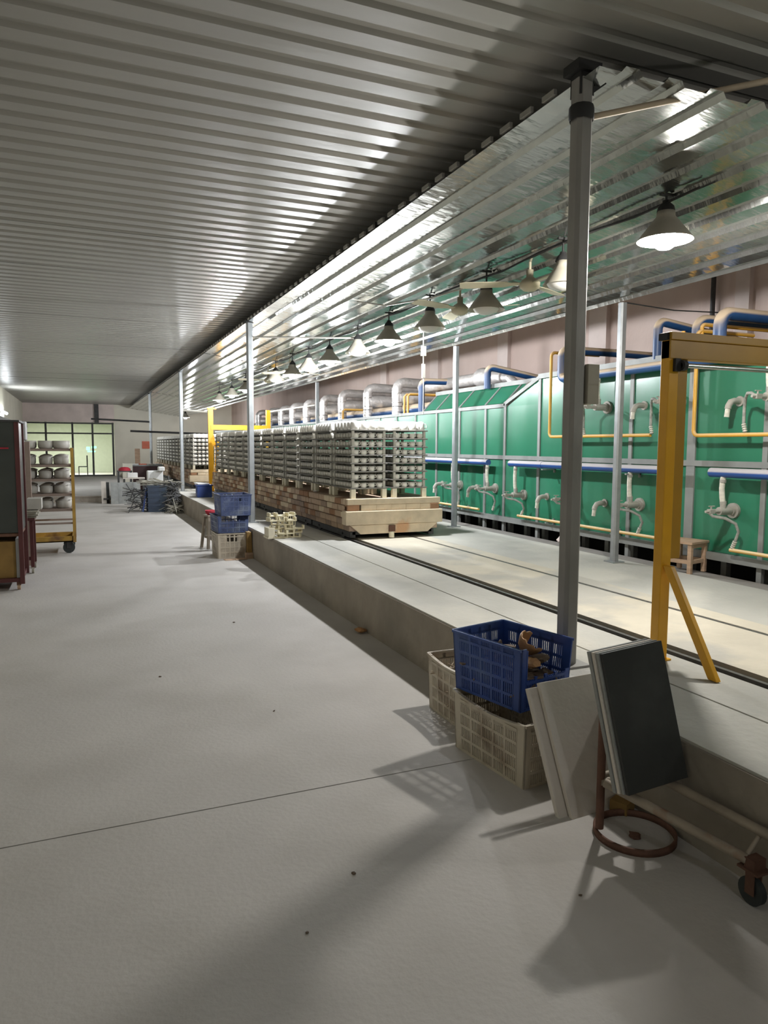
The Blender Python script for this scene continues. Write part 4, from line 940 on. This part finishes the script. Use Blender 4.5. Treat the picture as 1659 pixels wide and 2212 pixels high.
t = thing('work_trolley', 'maroon legged table trolley between the dark cabinet and the pottery trolley', 'table', (-.78, 9.75, 0))
for a in (-.26, .22):
    for b_ in (-.22, .22):
        obj('leg', MB().box(a - .02, a + .02, b_ - .02, b_ + .02, .08, .66), 'maroon', t)
        cst = obj('caster', MB().box(a - .015, a + .015, b_ - .02, b_ + .02, .055, .08), 'rust', t)
        obj('wheel', MB().cyl((a - .013, b_, .04), (a + .013, b_, .04), .04, 12), 'scrap', cst)
obj('top', MB().box(-.30, .26, -.27, .27, .64, .67), 'maroon', t); obj('stretcher', MB().box(-.26, .22, -.23, -.20, .16, .20), 'maroon', t)
for i in range(4):
    tag(obj('board', MB().box(-1.05, -.50 + .02 * (i % 2), 9.50 - .02 * i, 10.0, .671 + i * .024, .69 + i * .024), 'scrap'), ['lowest', 'second', 'third', 'topmost'][i] + ' pale board stacked on the maroon table trolley', 'board')
tag(obj('carton', MB().box(-.60, -.44, 9.52, 9.8, .77, .90), 'pot', bevel=.004), 'pale carton on the corner of the stacked boards', 'box')
for i, (x, y, z, lab) in enumerate(((-.66, 9.50, .77, 'shiny round pot at the front of the stacked boards'), (-.68, 9.65, .77, 'shiny pot behind the front one on the stacked boards'), (-.67, 9.52, .89, 'shiny pot stacked on top of the front pot'))):
    tag(obj('pot', MB().lathe([(.0, 0), (.05, 0), (.062, .04), (.06, .09), (.045, .11), (.02, .118), (.0, .12)], (x, y, z), 16), 'potm'), lab, 'pot')
t = thing('tall_locker', 'tall grey locker with a beige edge behind the table trolley', 'locker', (-.86, 10.35, 0))
obj('body', MB().box(-.3, .20, -.2, .2, .0, 1.60), 'cabgrey', t); obj('edge_board', MB().box(.20, .28, -.2, -.1, 0, 1.58), 'shelfw', t)
obj('door', MB().box(-.28, .18, -.215, -.2, .05, 1.55), 'cabgrey', t)
tag(obj('storage_box', MB().box(-1.0, -.62, 10.18, 10.5, 1.602, 1.84), 'boxgrey', bevel=.01), 'light grey box standing on top of the tall locker', 'box')

tr = thing('pottery_trolley', 'yellow five shelf trolley of white pots on caster wheels', 'trolley', (-.45, 11.4, 0))
TW, TD = .35, .30
for a in (-TW, TW):
    for b_ in (-TD, TD): obj('post', MB().box(a - .02, a + .02, b_ - .02, b_ + .02, .16, 1.50), 'tyel' if b_ < 0 else 'shelfw', tr)
zsh = [1.47, 1.245, 1.045, .835, .62]
for z in zsh: obj('shelf', MB().box(-TW + .02, TW - .02, -TD, TD, z, z + .02).box(-TW, TW, -TD - .005, -TD + .015, z - .015, z + .012), 'shelfw', tr)
obj('bare_rail', MB().box(-TW, TW, -TD, -TD + .03, .42, .445), 'shelfw', tr); obj('bare_rail', MB().box(-TW, TW, TD - .03, TD, .42, .445), 'shelfw', tr)
obj('tray', MB().box(-TW, TW, -TD, -TD + .03, .165, .245).box(-TW, TW, TD - .03, TD, .165, .245).box(-TW, -TW + .03, -TD, TD, .165, .245).box(TW - .03, TW, -TD, TD, .165, .245).box(-TW, TW, -TD, TD, .165, .18), 'tyel', tr)
for a in (-.27, .27):
    for b_ in (-.24, .24):
        cst = obj('caster', MB().box(a - .03, a + .03, b_ - .032, b_ - .024, .07, .165).box(a - .03, a + .03, b_ + .024, b_ + .032, .07, .165), 'darkst', tr)
        obj('wheel', MB().cyl((a, b_ - .02, .08), (a, b_ + .02, .08), .08, 20), 'rubber', cst)
POT = MB().lathe([(0, 0), (.066, 0), (.08, .012), (.084, .05), (.082, .098), (.077, .098), (.078, .05), (.07, .02), (0, .016)], n=20).mesh('pot', 'pot')
LID = MB().lathe([(0, .012), (.05, .010), (.08, .0), (.082, .004), (.05, .018), (.03, .022), (.0, .024)], n=20).mesh('lid', 'pot')
shn = ['top', 'second', 'third', 'fourth', 'fifth']; coln = ['left', 'middle', 'right']; cnt = 0
for si, z in enumerate(zsh):
    for c in range(3):
        for rw in range(2):
            t = link('pot', POT, None, (-.45 + (-.21 + c * .21) + rnd.uniform(-.015, .015), 11.27 + rw * .24, z + .021)); s_ = 1.2 if si == 0 else (1.22 if c == 2 else 1.05)
            t.scale = (s_, s_, 1.12)
            tag(t, f'white {"wide " if si == 0 else ""}pot on the {shn[si]} shelf of the yellow trolley, {coln[c]} {"front" if rw == 0 else "back"}', 'pot', 'white pots on the yellow trolley')
            if si > 0:
                l = link('lid', LID, t, (.02 * (rw - .5), -.0, .10)); l.rotation_euler = (.22, -.18, .6 * rw)
                
# ------------------------------------------------------------------ far clutter
def leanslab(lab, x, y, w, h, lean, m='slabe'):
    o = obj('kiln_slab', MB().slab((0, 0, 0), (w, 0, 0), (0, lean, h), (0, .03, 0)), m, None, (x, y, 0)); return tag(o, lab, 'kiln slab')
for i in range(4): leanslab(['first', 'second', 'third', 'fourth'][i] + ' from the left of the grey slabs leaning in a row before the kerb', .72 + i * .19, 19.95 + i * .05, .185, .56 - .01 * (i % 2), .18)
leanslab('pale slab leaning alone at the left of the slab row', .50, 20.2, .12, .58, .2, 'slabl')
leanslab('dark slab standing behind the lone pale slab', .62, 20.3, .08, .55, .15, 'slabd')
t = thing('slab_bench', 'low dark bench carrying the row of leaning grey slabs', 'bench', (.95, 20.25, 0))
obj('plank', MB().box(-.4, .6, -.05, .3, .10, .14), 'darkst', t)
for a in (-.35, .1, .55): obj('leg', MB().box(a - .02, a + .02, 0, .25, 0, .10), 'darkst', t)
t = thing('work_table', 'narrow table with a pale top behind the leaning slabs', 'table', (1.3, 20.65 - .25, 0))
obj('top', MB().box(-.25, .3, -.12, .12, .64, .67), 'slabl', t)
for a in (-.22, .27): obj('leg', MB().box(a - .02, a + .02, -.1, .1, 0, .64), 'darkst', t)
tag(obj('foam_box', MB().box(1.16, 1.42, 20.3, 20.5, .672, .80), 'white', bevel=.01), 'small white box on the narrow table', 'box')
t = thing('side_table', 'small dark table under the red cloth bundle', 'table', (1.18, 22.0, 0))
obj('top', MB().box(-.2, .2, -.2, .2, .77, .80), 'darkst', t)
for a in (-.17, .17): obj('leg', MB().box(a - .02, a + .02, -.18, .18, 0, .77), 'darkst', t)
tag(obj('red_cloth', MB().lathe([(.17, 0), (.16, .06), (.10, .10), (0, .11)], (1.18, 22.0, .80), 12), 'red'), 'dark red cloth bundle behind the small white box', 'cloth')
t = thing('desk', 'dark maroon desk with papers near the far wall', 'desk', (1.95, 24.0, 0))
obj('top', MB().box(-.5, .5, -.3, .3, .88, .92), 'slabe', t); obj('body', MB().box(-.46, .46, -.26, .28, .1, .88), 'desk', t)
for a in (-.42, .42): obj('leg', MB().box(a - .04, a + .04, -.24, .24, 0, .1), 'desk', t)
for i in range(4):
    tag(obj('paper_pile', MB().box(-.12, .10, -.1, .1, 0, .03), ['white', 'redp', 'slabl', 'white'][i], None, (1.6 + i * .22, 23.9, .922), .2 * i), ['leftmost pale', 'reddish', 'grey', 'rightmost white'][i] + ' pile of papers on the dark desk', 'papers')
t = thing('chair', 'brown chair back standing behind the dark desk', 'chair', (1.75, 24.9, 0))
obj('backrest', MB().box(-.08, .08, -.02, .02, .9, 1.42), 'wood', t); obj('seat', MB().box(-.2, .2, -.3, .1, .42, .46), 'wood', t)
for a in (-.18, .18): obj('leg', MB().box(a - .02, a + .02, -.28, .08, 0, .42), 'wood', t)
tag(obj('crate_lid', MB().box(1.2, 1.48, 23.2, 23.5, 0, .98), 'pale'), 'pale upright carton at the left end of the dark desk', 'box')
tag(obj('notice', MB().box(2.9, 3.35, 37.96, 37.99, 1.35, 1.72), 'redp'), 'small red notice on the pale end wall', 'notice')
# navy crate stack
for i in range(5):
    t = thing('stacking_crate', ['lowest', 'second lowest', 'middle', 'second highest', 'topmost'][i] + ' navy crate of the far floor stack by scrap metal', 'crate', (1.42, 17.3, i * .12), .0, 'navy crates stacked on the far floor')
    obj('body', MB().box(0, .42, 0, .5, 0, .095), 'cnavy', t); obj('rim', MB().box(-.015, .435, -.015, .515, .095, .118), 'cnavy', t)
tag(obj('folded_board', MB().slab((1.30, 17.45, 0), (.03, 0, 0), (0, .4, 0), (.1, 0, .55)), 'cblue'), 'blue board leaning at the left of the navy crate stack', 'board')
for i, (x0, x1, y, z0, z1, lab) in enumerate(((1.50, 1.86, 18.2, 0, .92, 'larger white foam box standing behind the navy crate stack'), (1.74, 1.88, 18.0, .92, 1.02, 'small white foam lump on the larger foam box'))):
    tag(obj('foam_box', MB().box(x0, x1, y, y + .3, z0, z1), 'white', bevel=.02), lab, 'box')
def scrap(lab, x, y, w, d, h, n, m, sd, r=.012):
    rn = random.Random(sd); mb = MB()
    for i in range(n):
        p = Vector((x + rn.uniform(0, w), y + rn.uniform(0, d), rn.uniform(.02, h))); dd = Vector((rn.uniform(-1, 1), rn.uniform(-.6, .6), rn.uniform(-.5, .5))).normalized() * rn.uniform(.08, .28)
        q, s_ = p - dd, p + dd; q.z = max(q.z, .01); s_.z = max(s_.z, .01); q.x = min(q.x, 2.12); s_.x = min(s_.x, 2.12)
        mb.cyl(q, s_, r * rn.uniform(.5, 1.4), 6)
    tag(obj('scrap_pile', mb, m), lab, 'scrap', kind='stuff')
scrap('tangle of pale metal scrap left of the navy crates', 1.05, 17.3, .3, .5, .50, 45, 'scrapd', 1, .009)
scrap('tangle of dark metal scrap right of the navy crates', 1.88, 16.9, .2, 1.0, .65, 110, 'scrapd', 2)
scrap('low tangle of pale scrap on the floor by the step', 1.88, 16.6, .2, .6, .18, 36, 'scrap', 3, .008)
scrap('pale sticks heaped over the navy crate stack', 1.45, 17.35, .4, .4, .12, 0, 'scrap', 4)
mb = MB(); rn = random.Random(8)
for i in range(26):
    x = rn.uniform(1.4, 2.0); p = Vector((x, rn.uniform(17.35, 17.8), .625 + rn.uniform(0, .10))); dd = Vector((rn.uniform(.1, .28), rn.uniform(-.1, .1), rn.uniform(-.05, .03)))
    mb.cyl(p - dd, p + dd, .012, 6)
tag(obj('lath_bundle', mb, 'scrap'), 'pale laths heaped on top of the navy crate stack', 'laths', kind='stuff')
bpy.data.objects.remove([o for o in bpy.data.objects if o.name.startswith('scrap_pile') and len(o.data.vertices) == 0][0])
# blue tub on the platform
t = thing('plastic_tub', 'bright blue plastic tub with a pale board on it on the platform edge', 'tub', (2.50, 16.1, PZ))
obj('tub_body', MB().box(-.16, .16, -.13, .13, 0, .25), 'cblue', t, bevel=.012); obj('rim', MB().box(-.18, .18, -.15, .15, .25, .275), 'cblue', t)
tag(obj('board', MB().slab((2.36, 16.0, PZ + .28), (.25, 0, 0), (0, .6, 0), (0, 0, .02)), 'white'), 'white board lying on the blue tub', 'board')

print('cups', nc, ntop, 'objects', len(bpy.data.objects), 'tris', sum(len(o.data.polygons) * 2 for o in bpy.data.objects if o.type == 'MESH'))
